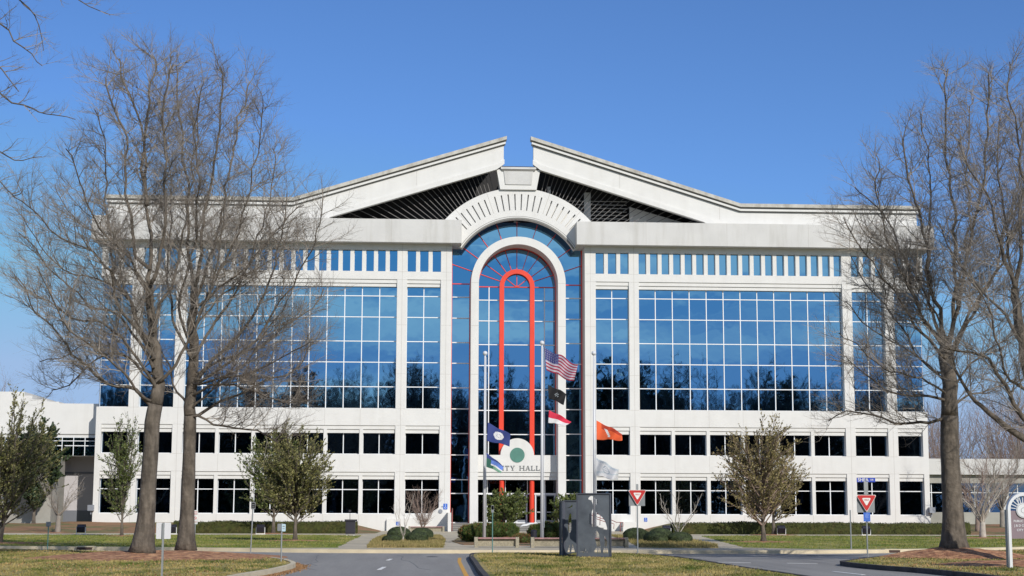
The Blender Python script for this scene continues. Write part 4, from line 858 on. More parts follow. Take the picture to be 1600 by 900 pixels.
ornam('crape_myrtle', (29.41,-34.9,.15), 'bare crape myrtle with forked pale trunk behind the arched sign', 5.2, 6.2, .17, M['pale'], 31, n=9, low=.2)
ornam('crape_myrtle', (-36.0,-18.85,.15), 'bare leaning crape myrtle in front of the grey service bay', 4.6, 6.5, .16, M['twig'], 32, n=9, low=.28)
ornam('bare_shrub', (-8.55,-25,.1), 'dense reddish bare shrub rising above the left round shrubs', 3.4, 3.3, .06, M['redtwig'], 33, n=14, low=.12, cat='shrub', dens=1.6)
ornam('bare_shrub', (-9.75,-53.0,.15), 'thin pale multi stemmed bare shrub among the left round shrubs', 2.7, 1.5, .035, M['pale'], 34, n=6, low=.1, cat='shrub', dens=.7)
ornam('bare_tree', (5.36,-54.3,.15), 'small pale bare tree with forked stem among the right round shrubs', 2.9, 3.3, .075, M['pale'], 35, n=6, low=.14, dens=.8)
ornam('crape_myrtle', (36.5,-14,.3), 'wide pale bare tree in front of the low right wing, behind the crape myrtle', 7.2, 8.5, .16, M['redtwig'], 36, n=11, low=.2)
ornam('crape_myrtle', (41.5,-6,.5), 'greyish bare tree farther right in front of the low right wing', 8.2, 8.5, .16, M['twig'], 37, n=11, low=.2)
# woods behind
bgp = ornam('bare_tree', (44.0,60,0), 'brownish bare tree rising above the low right wing, nearest the main building', 14.5, 8, .22, M['redtwig'], 41, n=18, low=.14, dens=.5)
LB = ['second','third','fourth','fifth','sixth','seventh','eighth','ninth','tenth','eleventh','twelfth','thirteenth']
for i, (x, y, sc) in enumerate([(50,66,.95),(55.5,58,.98),(61,62,1.1),(66,56,1.25),(53,90,1.2),(71,70,1.3),(47,74,1.0),(58,74,1.2),(64,80,1.35),(76,60,1.3),(41.5,70,.85),(80,84,1.5)]):
    c = copy_tree(bgp); c.location = (x, y, 0); c.scale = (sc*1.15, sc*1.15, sc); c.rotation_euler = (0,0,i*1.3)
    c['label'] = LB[i]+' brownish bare tree of the wood beyond the low right wing'; c['group'] = 'bare trees beyond the right wing'
bgp['group'] = 'bare trees beyond the right wing'
for i, (x, y, sc) in enumerate([(-62,52,1.3),(-70,60,1.6),(-56.5,70,1.15)]):
    c = copy_tree(bgp); c.location = (x, y, 0); c.scale = (sc*1.1, sc*1.1, sc); c.rotation_euler = (0,0,i*2.1)
    c['label'] = ['hazy bare tree above the stepped annex roof at the left edge','taller hazy bare tree at the very left edge behind the annex','small hazy bare tree behind the highest step of the annex roof'][i]; c['group'] = 'bare trees behind the left annex'
def thicket(x0, x1, y0, y1, h, n, seed):
    random.seed(seed); mb = MB()
    for i in range(n):
        x, y = random.uniform(x0, x1), random.uniform(y0, y1); hh = h*(.75+.5*noise.noise(Vector((x*.12, y*.1, seed))))*random.uniform(.3,1)
        p = Vector((x, y, hh*random.uniform(.0,.55))); q2, r2 = walk(p, rvec()*.7+Vector((0,0,1.2)), hh*.45, .05, .015, 5, .2, .05); mb.tube(q2, r2, 3, cap=False)
        for _ in range(7):
            q3, r3 = walk(q2[random.randint(1,4)], rvec()+Vector((0,0,.7)), random.uniform(.8,2.2), .025, .01, 3, .2, .05); mb.tube(q3, r3, 3, cap=False)
    tag(mb.build('woodland', M['redtwig']), kind='stuff')
thicket(39, 100, 40, 85, 14, 8500, 3); thicket(-100, -56, 45, 75, 16, 2600, 4)
# the wood across the road, seen mirrored in the glass
def far_wood():
    random.seed(77); protos = []
    for q in range(4):
        L = [(.3,.2,[(0,0,0),(0,0,5),(.3,.1,9)])]
        for i in range(11):
            a = random.uniform(0,6.28); rr = random.uniform(1,4.5); hz = random.uniform(15,25); z0 = random.uniform(4,9)
            L.append((.13,.03,[(0,0,z0),(rr*.5*math.cos(a),rr*.5*math.sin(a),z0+(hz-z0)*.4),(rr*math.cos(a),rr*math.sin(a),hz)]))
        mb = MB()
        for r0, r1, P in L: mb.tube(P, [r0+(r1-r0)*i/(len(P)-1) for i in range(len(P))], 4, cap=False)
        for r0, r1, P in L[1:]:
            for k in range(16):
                t = random.uniform(.3,1); p = Vector(P[1]).lerp(Vector(P[2]), t) if random.random() < .8 else Vector(P[0]).lerp(Vector(P[1]), t)
                q2, r2 = walk(p, rvec()+Vector((0,0,1.1)), random.uniform(1.5,3.6), .05, .02, 3, .15, .1); mb.tube(q2, r2, 3, cap=False)
                for _ in range(3):
                    q3, r3 = walk(q2[2], rvec()+Vector((0,0,.8)), random.uniform(.6,1.8), .03, .015, 2, .1, .1); mb.tube(q3, r3, 3, cap=False)
        protos.append((mb.v, mb.f))
    V, F = [], []
    for i in range(300):
        x = random.uniform(-115,105); y = random.uniform(-222,-170); s = random.uniform(.85,1.32); v, f = random.choice(protos); a = random.uniform(0,6.28); c, sn = math.cos(a), math.sin(a); n = len(V)
        V += [(x+s*(p[0]*c-p[1]*sn), y+s*(p[0]*sn+p[1]*c), p[2]*s) for p in v]; F += [tuple(k+n for k in g) for g in f]
    mb = MB(); mb.v = V; mb.f = F; mb.m = [0]*len(F); tag(mb.build('woodland', M['bark']), kind='stuff')
    ev = MB()
    for i in range(150):                                   # evergreens and understorey
        x = random.uniform(-115,105); y = random.uniform(-205,-172); h = random.uniform(8,18)
        if i < 12: x = (22+i*3.0) if i < 8 else random.uniform(-80,100); h = random.uniform(26,32); y = -184
        for k in range(330):
            if i < 12: c = Vector((x,y,h*random.uniform(.45,1)))+rvec()*random.uniform(.5,3.4)
            else: c = Vector((x,y,0))+Vector((rvec().x*6, rvec().y*4, random.uniform(0,h)))
            for _ in range(3):
                n_ = rvec(); e1 = n_.orthogonal().normalized()*random.uniform(.25,.6); e2 = n_.cross(e1)*.7; cc = c+rvec()*.7; ev.face([cc-e1, cc+e2, cc+e1, cc-e2])
        if i < 12: ev.tube([(x,y,0),(x,y,h*.9)], [.3,.1], 6)
    tag(ev.build('woodland', DK[0]), kind='stuff')
far_wood()

# ------------------------------------------------------------------ hedges and clipped shrubs
M['hedge'] = mat('hedge_leaf', (.040,.046,.006), .9, n1=5, amp=.35, n2=2, rgb2=(.065,.052,.012), mixr=(.5,.72))
M['box'] = mat('boxwood_leaf', (.028,.042,.014), .75, n1=8, amp=.4, n2=3, rgb2=(.06,.085,.025), mixr=(.45,.75))
M['jun'] = [mat('juniper', (.045,.075,.012), .8, n1=4, amp=.35), mat('juniper_light', (.10,.135,.025), .8, n1=4, amp=.3), mat('russet_leaf', (.20,.085,.04), .8, n1=4, amp=.3)]
def speckle(mb, c, nrm, size, mi=0):
    n_ = (nrm+rvec()*.8).normalized(); e1 = n_.orthogonal().normalized(); e1.rotate(Matrix.Rotation(random.uniform(0,6.28), 3, n_)); e1 *= size*random.uniform(.6,1.3); e2 = n_.cross(e1)*.6
    mb.face([c-e1, c+e2, c+e1, c-e2], mi)
def hedge(x0, x1, y, d, h, label):
    random.seed(int(x0*10)); t = empty('clipped_hedge', ((x0+x1)/2, y, .12), label, 'hedge'); cx = (x0+x1)/2; L = x1-x0; mb = MB()
    def top(x): return h*(1+.10*noise.noise(Vector((x*.45, y, 2)))+.05*noise.noise(Vector((x*1.7, y, 4))))
    n = int(L/.3)
    prof = [(-d/2,0),(-d/2*1.03,.35),(-d/2,.8),(-d/2+.14,.97),(0,1.0),(d/2-.14,.97),(d/2,.8),(d/2,0)]
    for i in range(n):
        xa, xb = -L/2+L*i/n, -L/2+L*(i+1)/n
        for k in range(len(prof)-1):
            (ya,za),(yb,zb) = prof[k], prof[k+1]
            def w(x, yy, zz): return (x, yy+.06*noise.noise(Vector((x*2, zz*3, yy))), zz*top(x+cx))
            mb.face([w(xa,ya,za),w(xb,ya,za),w(xb,yb,zb),w(xa,yb,zb)])
    for i in range(int(L*150)):
        x = random.uniform(-L/2, L/2); 
        if random.random() < .7: speckle(mb, Vector((x, -d/2-.02+random.uniform(-.03,.03), random.uniform(.02,.95)*top(x+cx))), Vector((0,-1,.2)), .06)
        else: speckle(mb, Vector((x, random.uniform(-d/2,d/2), top(x+cx)+random.uniform(-.02,.05))), Vector((0,0,1)), .06)
    mb.build('foliage', M['hedge'], t)
    s_ = MB()
    for i in range(int(L/.8)): s_.tube([(-L/2+.3+i*.8, 0, -.05), (-L/2+.32+i*.8, 0, .3)], .02, 5)
    s_.build('stems', M['bark'], t)
hedge(-27.4, -13.5, -18.2, 1.3, .92, 'long low clipped hedge along the base of the left wing')
hedge(10.8, 34.2, -18.2, 1.3, .92, 'long low clipped hedge along the base of the right wing')
def ball(u, y, w, h, label, seed):
    random.seed(seed); t = empty('round_shrub', (u, y, .13), label, 'shrub', 'clipped round shrubs'); mb = MB(); nr, na = 12, 24; V = []
    for i in range(nr+1):
        ph = math.pi/2*1.25*i/nr
        for j in range(na):
            a = 2*math.pi*j/na; k = 1+.05*noise.noise(Vector((math.cos(a)*2+seed, math.sin(a)*2, ph*2)))
            V.append((w/2*math.sin(ph)*math.cos(a)*k, w/2*math.sin(ph)*math.sin(a)*k, h*.45+h*.55*math.cos(ph)*k if ph < math.pi/2 else h*.45*max(0,1-(ph-math.pi/2)*2.6)))
    mb.v = V
    for i in range(nr):
        for j in range(na): mb.f.append((i*na+j, (i+1)*na+j, (i+1)*na+(j+1) % na, i*na+(j+1) % na)); mb.m.append(0)
    for _ in range(1700):
        a = random.uniform(0,6.28); cph = random.uniform(-.25,1); sph = math.sqrt(1-cph*cph)
        z = h*.45+h*.55*cph if cph > 0 else h*.45*(1+cph*3); z = max(.02, z)
        speckle(mb, Vector((w/2*sph*math.cos(a), w/2*sph*math.sin(a), z))*1.01, Vector((sph*math.cos(a), sph*math.sin(a), cph)), .034)
    mb.build('foliage', M['box'], t)
    MB().tube([(0,0,-.05),(0,0,h*.5)], .04, 6).build('stem', M['bark'], t)
LABL = ['tall round clipped shrub at the back left of the left planting bed','small round clipped shrub at the front left of the left planting bed','tall round clipped shrub at the back right of the left planting bed','wide round clipped shrub at the front right of the left planting bed']
for i, b in enumerate(K['BALLS_L']): ball(*b, LABL[i], 50+i)
LABR = ['leftmost round clipped shrub of the right planting bed, behind the yield sign post','small round shrub tucked between the larger ones in the right bed','low round clipped shrub at the back middle of the right bed','wide round clipped shrub at the front of the right bed','rightmost round clipped shrub of the right bed, under the pale bare tree']
for i, b in enumerate(K['BALLS_R']): ball(*b, LABR[i], 60+i)
def spread(name, loc, label, lobes, n, size, mats, w=(.5,.85)):
    random.seed(int(loc[0]*7+99)); t = empty(name, loc, label, 'shrub'); mb = MB()
    for (x, y, z, rx, ry, rz) in lobes:
        c0 = Vector((x,y,z))
        for i in range(8):
            for j in range(14):
                def P(i, j):
                    ph = math.pi*i/8; a = 2*math.pi*j/14; d = Vector((math.sin(ph)*math.cos(a), math.sin(ph)*math.sin(a), math.cos(ph))); k = .8*(1+.15*noise.noise(d*2+c0))
                    return (x+rx*d.x*k, y+ry*d.y*k, max(-.05, z+rz*d.z*k))
                mb.face([P(i,j),P(i+1,j),P(i+1,j+1),P(i,j+1)])
        for _ in range(n):
            d = rvec(); k = .85*(1+.22*noise.noise(d*2.6+c0)+.08*noise.noise(d*7+c0)); c = Vector((x+rx*d.x*k, y+ry*d.y*k, z+rz*d.z*k))
            if c.z < 0: continue
            r = random.random(); mi = 0 if r < w[0] else 1 if r < w[1] else 2
            q = (d+Vector((random.uniform(-.6,.6), -.2, .5))).normalized(); e = q.orthogonal().normalized()*size*.28
            mb.face([c-e, c+e, c+q*size*random.uniform(.7,1.6)], mi)
    mb.build('foliage', mats, t); MB().tube([(0,0,-.05),(.02,0,.4)], .05, 6).build('stem', M['bark'], t)
spread('juniper', (-5.15,-53,.13), 'large spreading juniper behind the left flagpole, facing the road', [(-.75,-.2,.42,.62,.8,.5),(-.2,0,.5,.75,.8,.58),(.55,0,.55,.75,.8,.55),(1.2,0,.5,.7,.8,.55)], 2600, .10, M['jun'], (.6,.93))
spread('juniper', (-2.0,-53,.13), 'spreading juniper between the tall flagpole and the steel sculpture', [(-.35,0,.5,.5,.7,.5),(.25,.1,.55,.65,.7,.6),(.85,.2,.55,.6,.7,.6)], 2300, .10, M['jun'], (.5,.85))
spread('russet_shrub', (-6.1,-50.5,.13), 'russet tinged low shrub at the left end of the juniper bed', [(0,0,.45,.55,.6,.48),(.5,.2,.55,.5,.6,.5)], 1500, .10, M['jun'], (.25,.6))
spread('russet_shrub', (-3.35,-56.0,.13), 'russet low shrub between the junipers, behind the tan pedestal', [(0,0,.2,.55,.4,.3),(-.8,-.6,.1,.5,.3,.18)], 1400, .09, M['jun'], (.3,.5))

# ------------------------------------------------------------------ flags and poles
M['pole'] = mat('satin_aluminium', (.62,.63,.66), .4, metal=.0, n1=.8, amp=.04)
M['dpole'] = mat('galvanised_post', (.30,.32,.33), .5, metal=.4, n1=3, amp=.1)
F = {k: mat('flag_'+k, c, .8) for k, c in dict(red=(.50,.03,.06), white=(.70,.70,.72), navy=(.025,.035,.16), backlit_red=(.30,.025,.06), backlit_white=(.48,.44,.50), black=(.008,.008,.01), crimson=(.62,.03,.07), royal=(.03,.05,.20), sky=(.12,.22,.62), green=(.03,.12,.09), lime=(.16,.32,.22), orange=(.75,.12,.035), dorange=(.45,.05,.02), grey=(.36,.41,.46), silver=(.55,.60,.64)).items()}
def flagpole(x, y, h, label, ball_r=.13):
    t = empty('flagpole', (x, y, .13), label, 'flagpole')
    MB().tube([(0,0,-.1),(0,0,h)], [.095,.045], 16).tube([(0,0,-.02),(0,0,.12)], [.2,.15], 16).build('pole', M['pole'], t, smooth=True)
    b = MB(); n = 10
    for i in range(n):
        for j in range(14):
            def P(i, j): ph = math.pi*i/n; a = 2*math.pi*j/14; return (ball_r*math.sin(ph)*math.cos(a), ball_r*math.sin(ph)*math.sin(a), h+ball_r*.9+ball_r*math.cos(ph))
            b.face([P(i,j),P(i+1,j),P(i+1,j+1),P(i,j+1)])
    b.build('finial', M['pole'], t, smooth=True)
    MB().tube([(.10,-.12,.9),(.07,-.08,h-.1)], .009, 5).build('halyard', M['frame'], t)
flagpole(-5.34, -54.9, 10.2, 'left aluminium flagpole carrying the blue flags')
flagpole(-2.83, -63.0, 9.95, 'tallest flagpole, in the centre, carrying the striped flag', .12)
flagpole(.34, -58.0, 9.95, 'right flagpole carrying the orange and the white flags')
def make_flag(key, label, nx, ny, matf, mats, amp=.10, waves=2.0, ph=0, sag=.0):
    TL, BL, TR, BR = [Vector(p) for p in K['FLAGS'][key]]; t = empty('flag', TL, label, 'flag'); mb = MB(); V = []
    for i in range(nx+1):
        for j in range(ny+1):
            u, v = i/nx, j/ny
            p = TL.lerp(TR, u).lerp(BL.lerp(BR, u), v)-TL
            e = min(1, u*2.2); w = math.sin(u*waves*2*math.pi+v*2.2+ph)
            p += Vector((0, amp*w*e, .28*amp*math.cos(u*waves*2*math.pi+v*1.5+ph)*e+sag*math.sin(math.pi*u)*(v-.3)))
            V.append(tuple(p))
    mb.v = V
    for i in range(nx):
        for j in range(ny):
            a = i*(ny+1)+j; mb.f.append((a, a+1, a+ny+2, a+ny+1)); mb.m.append(matf(i, j, (i+.5)/nx, (j+.5)/ny))
    o = mb.build('cloth', [F[m] for m in mats], t, smooth=True)
    sm = o.modifiers.new('thickness', 'SOLIDIFY'); sm.thickness = .006
def us(i, j, u, v):
    if u < .42 and v < 7/13: return 1 if (i % 3 == 1 and j % 3 == 1) else 2
    return 0 if int(v*13) % 2 == 0 else 1
make_flag('us', 'striped flag with starred blue canton flying from the centre pole', 52, 39, us, ['backlit_red','backlit_white','navy'], amp=.24, waves=1.6, ph=.4)  # red and white are dimmed to carry the backlit shade of the cloth
make_flag('black', 'black flag with faint pale emblem below the striped flag', 24, 18, lambda i, j, u, v: 1 if (u-.5)**2+((v-.5)*.8)**2 < .018 and (i+j) % 3 == 0 else 0, ['black','grey'], amp=.13, waves=1.1, ph=1.2)
make_flag('redwhite', 'red over white flag, lowest on the centre pole', 24, 18, lambda i, j, u, v: 0 if v < .55 else 1, ['crimson','white'], amp=.12, waves=1.2, ph=2.2)
make_flag('blue', 'navy flag with round white seal on the left pole', 36, 30, lambda i, j, u, v: (2 if .004 < (u-.5)**2+((v-.5)*.8)**2 < .012 and (i*3+j) % 4 < 2 else 1) if (u-.5)**2+((v-.5)*.8)**2 < .047 else 0, ['royal','white','grey'], amp=.12, waves=1.1, ph=.3)
def bgf(i, j, u, v):
    d = v-.25-.25*u
    return 0 if d < -.05*u-.02 and u < .75 else 1 if d < .22 else 2 if u < .55 else 4 if d < .4 else 3
make_flag('bluegreen', 'blue and green flag below the navy flag, covering the first letters over the door', 30, 24, lambda i, j, u, v: 0 if v < .35-.3*u else (1 if v < .62-.1*u and u > .3 else (4 if .62-.1*u <= v < .72 and u > .3 else (3 if u > .45 else 2))), ['royal','sky','green','lime','white'], amp=.10, waves=1.1, ph=1.5)
make_flag('orange', 'bright orange flag with a pale streak on the right pole', 30, 24, lambda i, j, u, v: 1 if abs(u-.42-.25*(v-.5)) < .05 and .25 < v < .85 else (2 if v < .32 and u > .2 else 0), ['orange','white','dorange'], amp=.14, waves=1.4, ph=.2)
make_flag('white', 'white flag with round grey seal, lower on the right pole', 32, 26, lambda i, j, u, v: (1 if (u-.45)**2*1.3+((v-.5)*.8)**2 > .022 or (i+j) % 3 == 0 else 0) if (u-.45)**2*1.3+((v-.5)*.8)**2 < .036 else (2 if (v-.1*u < .12 or abs(v-.8+.3*u) < .06) else 0), ['white','grey','silver'], amp=.15, waves=1.5, ph=2.0)

# ------------------------------------------------------------------ steel sculpture
M['steel'] = mat('grey_steel_plate', (.105,.122,.145), .55, metal=.2, n1=1.5, amp=.18, n2=.9, rgb2=(.06,.07,.088), mixr=(.45,.65))
M['steelf'] = mat('steel_edge', (.07,.078,.105), .5, metal=.3)
def steel_panel(parent, w, h, holes, p0, p1, extra=None):
    """upright plate w x h with cut-outs, framed, set from p0 to p1 in plan"""
    from mathutils.geometry import tessellate_polygon
    me = bpy.data.curves.new('p', 'CURVE'); me.dimensions = '2D'; me.fill_mode = 'BOTH'; me.extrude = .012
    for P in [[(0,0),(w,0),(w,h),(0,h)]]+holes:
        s_ = me.splines.new('POLY'); s_.points.add(len(P)-1); s_.use_cyclic_u = True
        for q, (x, z) in zip(s_.points, P): q.co = (x, z, 0, 1)
    tmp = bpy.data.objects.new('tmp', me); col.objects.link(tmp); dg = bpy.context.evaluated_depsgraph_get(); dg.update()
    m = bpy.data.meshes.new_from_object(tmp.evaluated_get(dg)); bpy.data.objects.remove(tmp)
    m.materials.clear(); m.materials.append(M['steel'])
    o = bpy.data.objects.new('plate', m); col.objects.link(o); o.parent = parent
    a = math.atan2(p1[1]-p0[1], p1[0]-p0[0]); o.location = (p0[0], p0[1], .02); o.rotation_euler = (math.pi/2, 0, a)
    f = MB(); t = .045
    f.box(-t, 0, -.05, .05, 0, h+t).box(w, w+t, -.05, .05, 0, h+t).box(0, w, -.05, .05, h, h+t).box(0, w, -.05, .05, -.02, t*.4)
    fo = f.build('plate_frame', M['steelf'], parent, loc=(p0[0], p0[1], .02)); fo.rotation_euler = (0, 0, a)
sc = empty('steel_sculpture', (-2.5,-83,.13), 'grey steel plate sculpture of standing panels with cut out heron and reeds', 'sculpture')
def reeds(x0, x1, n, hmax, sd):
    random.seed(sd); out = []
    for i in range(n):
        x = x0+(x1-x0)*(i+.5)/n; l = random.uniform(-.05,.05); hh = hmax*random.uniform(.4,1); out.append([(x-.009,.16),(x+.009,.16),(x+l,.16+hh)])
    return out
def smoothp(P): return crom(P, 5)
heron = smoothp([(.42,2.17),(.50,2.22),(.58,2.20),(.66,2.13),(.74,2.05),(.70,2.03),(.76,1.96),(.70,1.97),(.72,1.87),(.67,1.93),(.645,1.80),(.66,1.66),(.78,1.55),(.92,1.43),(1.03,1.25),(1.09,1.03),(1.06,.98),(.96,1.0),(.84,1.06),(.70,1.10),(.56,1.08),(.46,1.16),(.38,1.33),(.40,1.50),(.50,1.62),(.565,1.75),(.56,1.92),(.50,2.05),(.40,2.10)])
leg1 = [(.66,.95),(.72,.95),(.80,.80),(.86,.86),(1.0,.74),(1.09,.55),(1.08,.40),(1.12,.2),(1.1,.12),(.62,.12),(.6,.2),(.66,.3),(.70,.42),(.66,.55),(.63,.68),(.62,.85)]
h2 = smoothp([(.30,.62),(.45,.70),(.52,.5),(.50,.3),(.42,.2),(.32,.3)])
steel_panel(sc, 1.20, 2.28, [heron, leg1, [(.18,.13),(.22,.13),(.24,.22)], ]+reeds(.1,.5,9,.42,3), (-.58,.0), (.60,-.25))
# grass blades standing in the big cut-out
g = MB(); random.seed(4)
for i in range(13):
    x = .60+.5*i/13; hh = random.uniform(.15,.38); l = random.uniform(-.07,.07); g.prism([(x-.012,.1),(x+.012,.1),(x+l,.1+hh)], -.01, .01)
g.prism([(.84,.10),(.92,.10),(1.0,.5),(.98,.80),(.88,.95),(.78,.93),(.80,.7),(.84,.4)], -.011, .011)
go = g.build('reed_plate', M['steel'], sc, loc=(-.58, 0, .02)); go.rotation_euler = (0,0,math.atan2(-.25,1.18))
steel_panel(sc, 1.0, 2.03, [smoothp([(.66,1.15),(.74,1.12),(.84,1.0),(.90,.85),(.80,.86),(.68,.98),(.62,1.06)]), smoothp([(.16,.9),(.25,.93),(.27,1.5),(.20,1.55),(.15,1.3)]), smoothp([(.08,1.78),(.16,1.8),(.25,1.85),(.3,1.92),(.31,1.84),(.22,1.79)]), [(.12,.13),(.2,.13),(.21,.42),(.16,.3)], [(.26,.13),(.40,.13),(.36,.30),(.31,.45)], [(.46,.13),(.85,.13),(.8,.2),(.74,.36),(.6,.3),(.5,.22)]]+reeds(.5,.9,5,.4,9), (-.94,1.5), (.02,1.25))
steel_panel(sc, .9, 2.0, [smoothp([(.3,.5),(.45,1.1),(.6,.9),(.5,.4)])], (-1.0,2.4), (-.97,1.6))

# ------------------------------------------------------------------ signs
def text_mesh(txt, size, m, parent, name='lettering', loc=(0,0,0), align='CENTER', ext=.002, sx_=1.0):
    c = bpy.data.curves.new('t', 'FONT'); c.body = txt; c.size = size; c.align_x = align; c.align_y = 'CENTER'; c.extrude = ext; c.offset = size*.012
    tmp = bpy.data.objects.new('tmp', c); col.objects.link(tmp); dg = bpy.context.evaluated_depsgraph_get(); dg.update()
    me = bpy.data.meshes.new_from_object(tmp.evaluated_get(dg)); bpy.data.objects.remove(tmp); me.materials.clear(); me.materials.append(m)
    o = bpy.data.objects.new(name, me); col.objects.link(o); o.parent = parent; o.location = loc; o.rotation_euler = (math.pi/2,0,0); o.scale = (sx_,1,1); return o
M['sred'] = mat('sign_red', (.50,.022,.022), .45); M['swhite'] = mat('sign_white', (.75,.75,.73), .5); M['sback'] = mat('sign_back', (.27,.29,.31), .45, metal=.5, n1=3, amp=.1)
M['green'] = mat('green_post', (.10,.22,.20), .6)
M['sblue'] = mat('street_sign_blue', (.02,.06,.45), .45)
def rtri(w, h, z, y0, y1, r=.04):
    pts = []
    for cx, cz, a0 in ((-w/2+r*1.4, z+h-r, 90), (0, z+r*2, 210), (w/2-r*1.4, z+h-r, 330)):
        for k in range(6): a = math.radians(a0+k*24); pts.append((cx+r*math.cos(a), cz+r*math.sin(a)))
    return pts
def yield_sign(x, y, label, ztop, post_h, gray_extra=None, rz=0, zg=.13):
    t = empty('yield_sign', (x, y, zg), label, 'traffic sign', 'yield signs', rz); zb = ztop-.64
    MB().tube([(0,0,-.1),(0,0,post_h)], .028, 8).build('post', M['dpole'], t)
    if gray_extra: MB().box(*gray_extra[0]).build('post_sleeve', M['dpole'], t)
    MB().box(-.34, .32, .032, .04, zb-.0, ztop-.03).build('back_plate', M['sback'], t)
    f = MB().prism(rtri(.745,.65,zb,0,0), -.05, -.045); fo = f.build('sign_face', M['swhite'], t)
    MB().prism(rtri(.70,.61,zb+.025,0,0), -.055, -.051).build('red_border', M['sred'], fo)
    MB().prism(rtri(.33,.30,zb+.235,0,0,.03), -.060, -.056).build('white_centre', M['swhite'], fo)
    text_mesh('YIELD', .075, M['sred'], fo, loc=(0,-.063,zb+.46))
    MB().box(-.02,.02,-.045,-.028,zb+.1,zb+.15).box(-.02,.02,-.045,-.028,zb+.5,zb+.55).build('bolt', M['dpole'], t)
    return t
yaw_s = -math.radians(3)
yield_sign(.01, -76.75, 'red yield sign with dark post top, right of the steel sculpture', 2.55, 2.78, [(-.045,.045,-.03,.03,2.57,2.80)], yaw_s)
y2 = yield_sign(7.64, -83.5, 'red yield sign under the blue street name sign, with a blue plaque below', 2.30, 2.9, [(-.07,.08,-.03,.03,2.33,2.80)], yaw_s)
yb = MB().box(-.33,.36,-.012,.012,2.78,2.94).build('street_name_sign', M['sblue'], y2)
text_mesh('SHEA', .17, M['swhite'], yb, loc=(-.095,-.016,2.86), sx_=1.0); text_mesh('DR', .085, M['swhite'], yb, loc=(.235,-.016,2.865))
bp = MB().box(-.125,.125,-.06,-.05,1.33,1.66).build('blue_plaque', M['bsign'], y2)
MB().prism([(-.06,1.60),(.0,1.64),(.09,1.60),(.04,1.50),(.09,1.46),(-.03,1.44),(-.08,1.50)], -.064, -.061).box(-.09,.09,-.064,-.061,1.375,1.385).box(-.09,.09,-.064,-.061,1.40,1.408).build('plaque_print', F['sky'], bp)
def post_sign(x, y, label, plates, h, pm='dpole', zg=.13, rz=0, r=.025, group=None, lean=0):
    t = empty('small_sign', (x, y, zg), label, 'sign', group, rz)
    MB().tube([(-lean,0,-.1),(0,0,h)], r, 8).build('post', M[pm], t)
    for (a, b, z0, z1, m) in plates:
        P = [(a+.02,z0),(b-.02,z0),(b,z0+.02),(b,z1-.02),(b-.02,z1),(a+.02,z1),(a,z1-.02),(a,z0+.02)]
        MB().prism(P, -.036, -.028).build('sign_plate', M[m] if isinstance(m, str) else m, t)
    return t
t = post_sign(-15.15, -103.1, 'blank back of a small white sign on a grey post at the lower left', [], 1.34)
P = [(-.16,.97),(.16,.97),(.175,.985),(.175,1.345),(.16,1.36),(-.16,1.36),(-.175,1.345),(-.175,.985)]
MB().prism(P, .028, .036).build('sign_plate', mat('sign_back_white', (.62,.63,.66), .5), t); MB().box(-.022,.022,-.03,.027,-.1,1.36).build('post_channel', M['dpole'], t)
post_sign(-25.86, -67.4, 'small greenish sign post standing on the far left verge', [(-.11,.11,.93,1.15,'sback')], 1.1, 'green')
t = post_sign(-19.84, -62.7, 'white and red parking restriction sign beside the second big trunk', [(-.11,.12,1.02,1.70,'swhite')], 1.68)
MB().box(-.09,.10,-.040,-.037,1.5,1.53).sector(.05,.07,-180,180,-.040,-.037,1.32,seg=30).bar((-.04,1.36),(.04,1.28),.018,-.0405,-.037).box(-.08,.09,-.040,-.037,1.12,1.14).box(-.08,.09,-.040,-.037,1.6,1.63).build('print', M['sred'], t)
t = post_sign(-15.31, -80.1, 'pale box sign on a tall leaning bluish post left of the olive tree', [(-.08,.09,1.72,2.0,'sback'),(-.06,.07,1.76,1.97,'swhite')], 1.95, 'dpole', lean=.06)
for ch in t.children:
    if ch.name.startswith('sign_plate.') or ch.name == 'sign_plate':
        pass
MB().box(-.04,.05,-.042,-.037,1.8,1.83).box(-.04,.05,-.042,-.037,1.88,1.92).build('print', M['sback'], t)
t = post_sign(-13.47, -89.0, 'low twin plate sign on a grey post at the tip of the left grass island', [(-.14,-.02,1.0,1.24,'sback'),(.0,.13,.99,1.23,mat('pale_blue_sign', (.45,.60,.68), .5))], 1.25)
MB().box(.03,.10,-.040,-.037,1.14,1.17).box(.03,.10,-.040,-.037,1.07,1.09).build('print', M['sback'], t)
t = post_sign(-5.9, -75.9, 'slim green post with small pale box sign in front of the left flagpole', [(-.055,.055,1.62,1.92,'sback'),(-.045,.045,1.74,1.9,'swhite')], 1.62, 'green', r=.022)
post_sign(10.94, -69.2, 'plain thin grey post without a sign on the right lawn edge', [], 1.78, 'dpole', r=.03)
# arched monument sign, right edge
sg = empty('arched_sign', (9.35,-94.5,.15), 'white arched monument sign with mauve panel at the right edge', 'sign')
M['mauve'] = mat('mauve_panel', (.215,.165,.19), .6); M['signw'] = mat('sign_frame_white', (.66,.68,.71), .45)
w2 = .50; zc = 1.73; fr = MB().sector(w2-.085, w2, -90, 90, -.09, .09, zc)
for s in (-1, 1): fr.box(s*(w2-.085), s*w2, -.09, .09, 0, zc)
fo = fr.build('arch_frame', M['signw'], sg)
MB().box(-w2-.03, -w2+.001, -.07, .13, 0, zc).build('frame_side', M['sback'], sg)
pn = MB().box(-w2+.087, w2-.087, -.02, .02, .86, zc-.03).build('panel', M['mauve'], sg)
sp = MB()
for k in range(11):
    a = math.radians(-82+16.4*k); sp.bar((.2*math.sin(a), zc+.2*math.cos(a)), ((w2-.08)*math.sin(a), zc+(w2-.08)*math.cos(a)), .022, -.02, .02)
sp.build('spoke', M['signw'], sg)
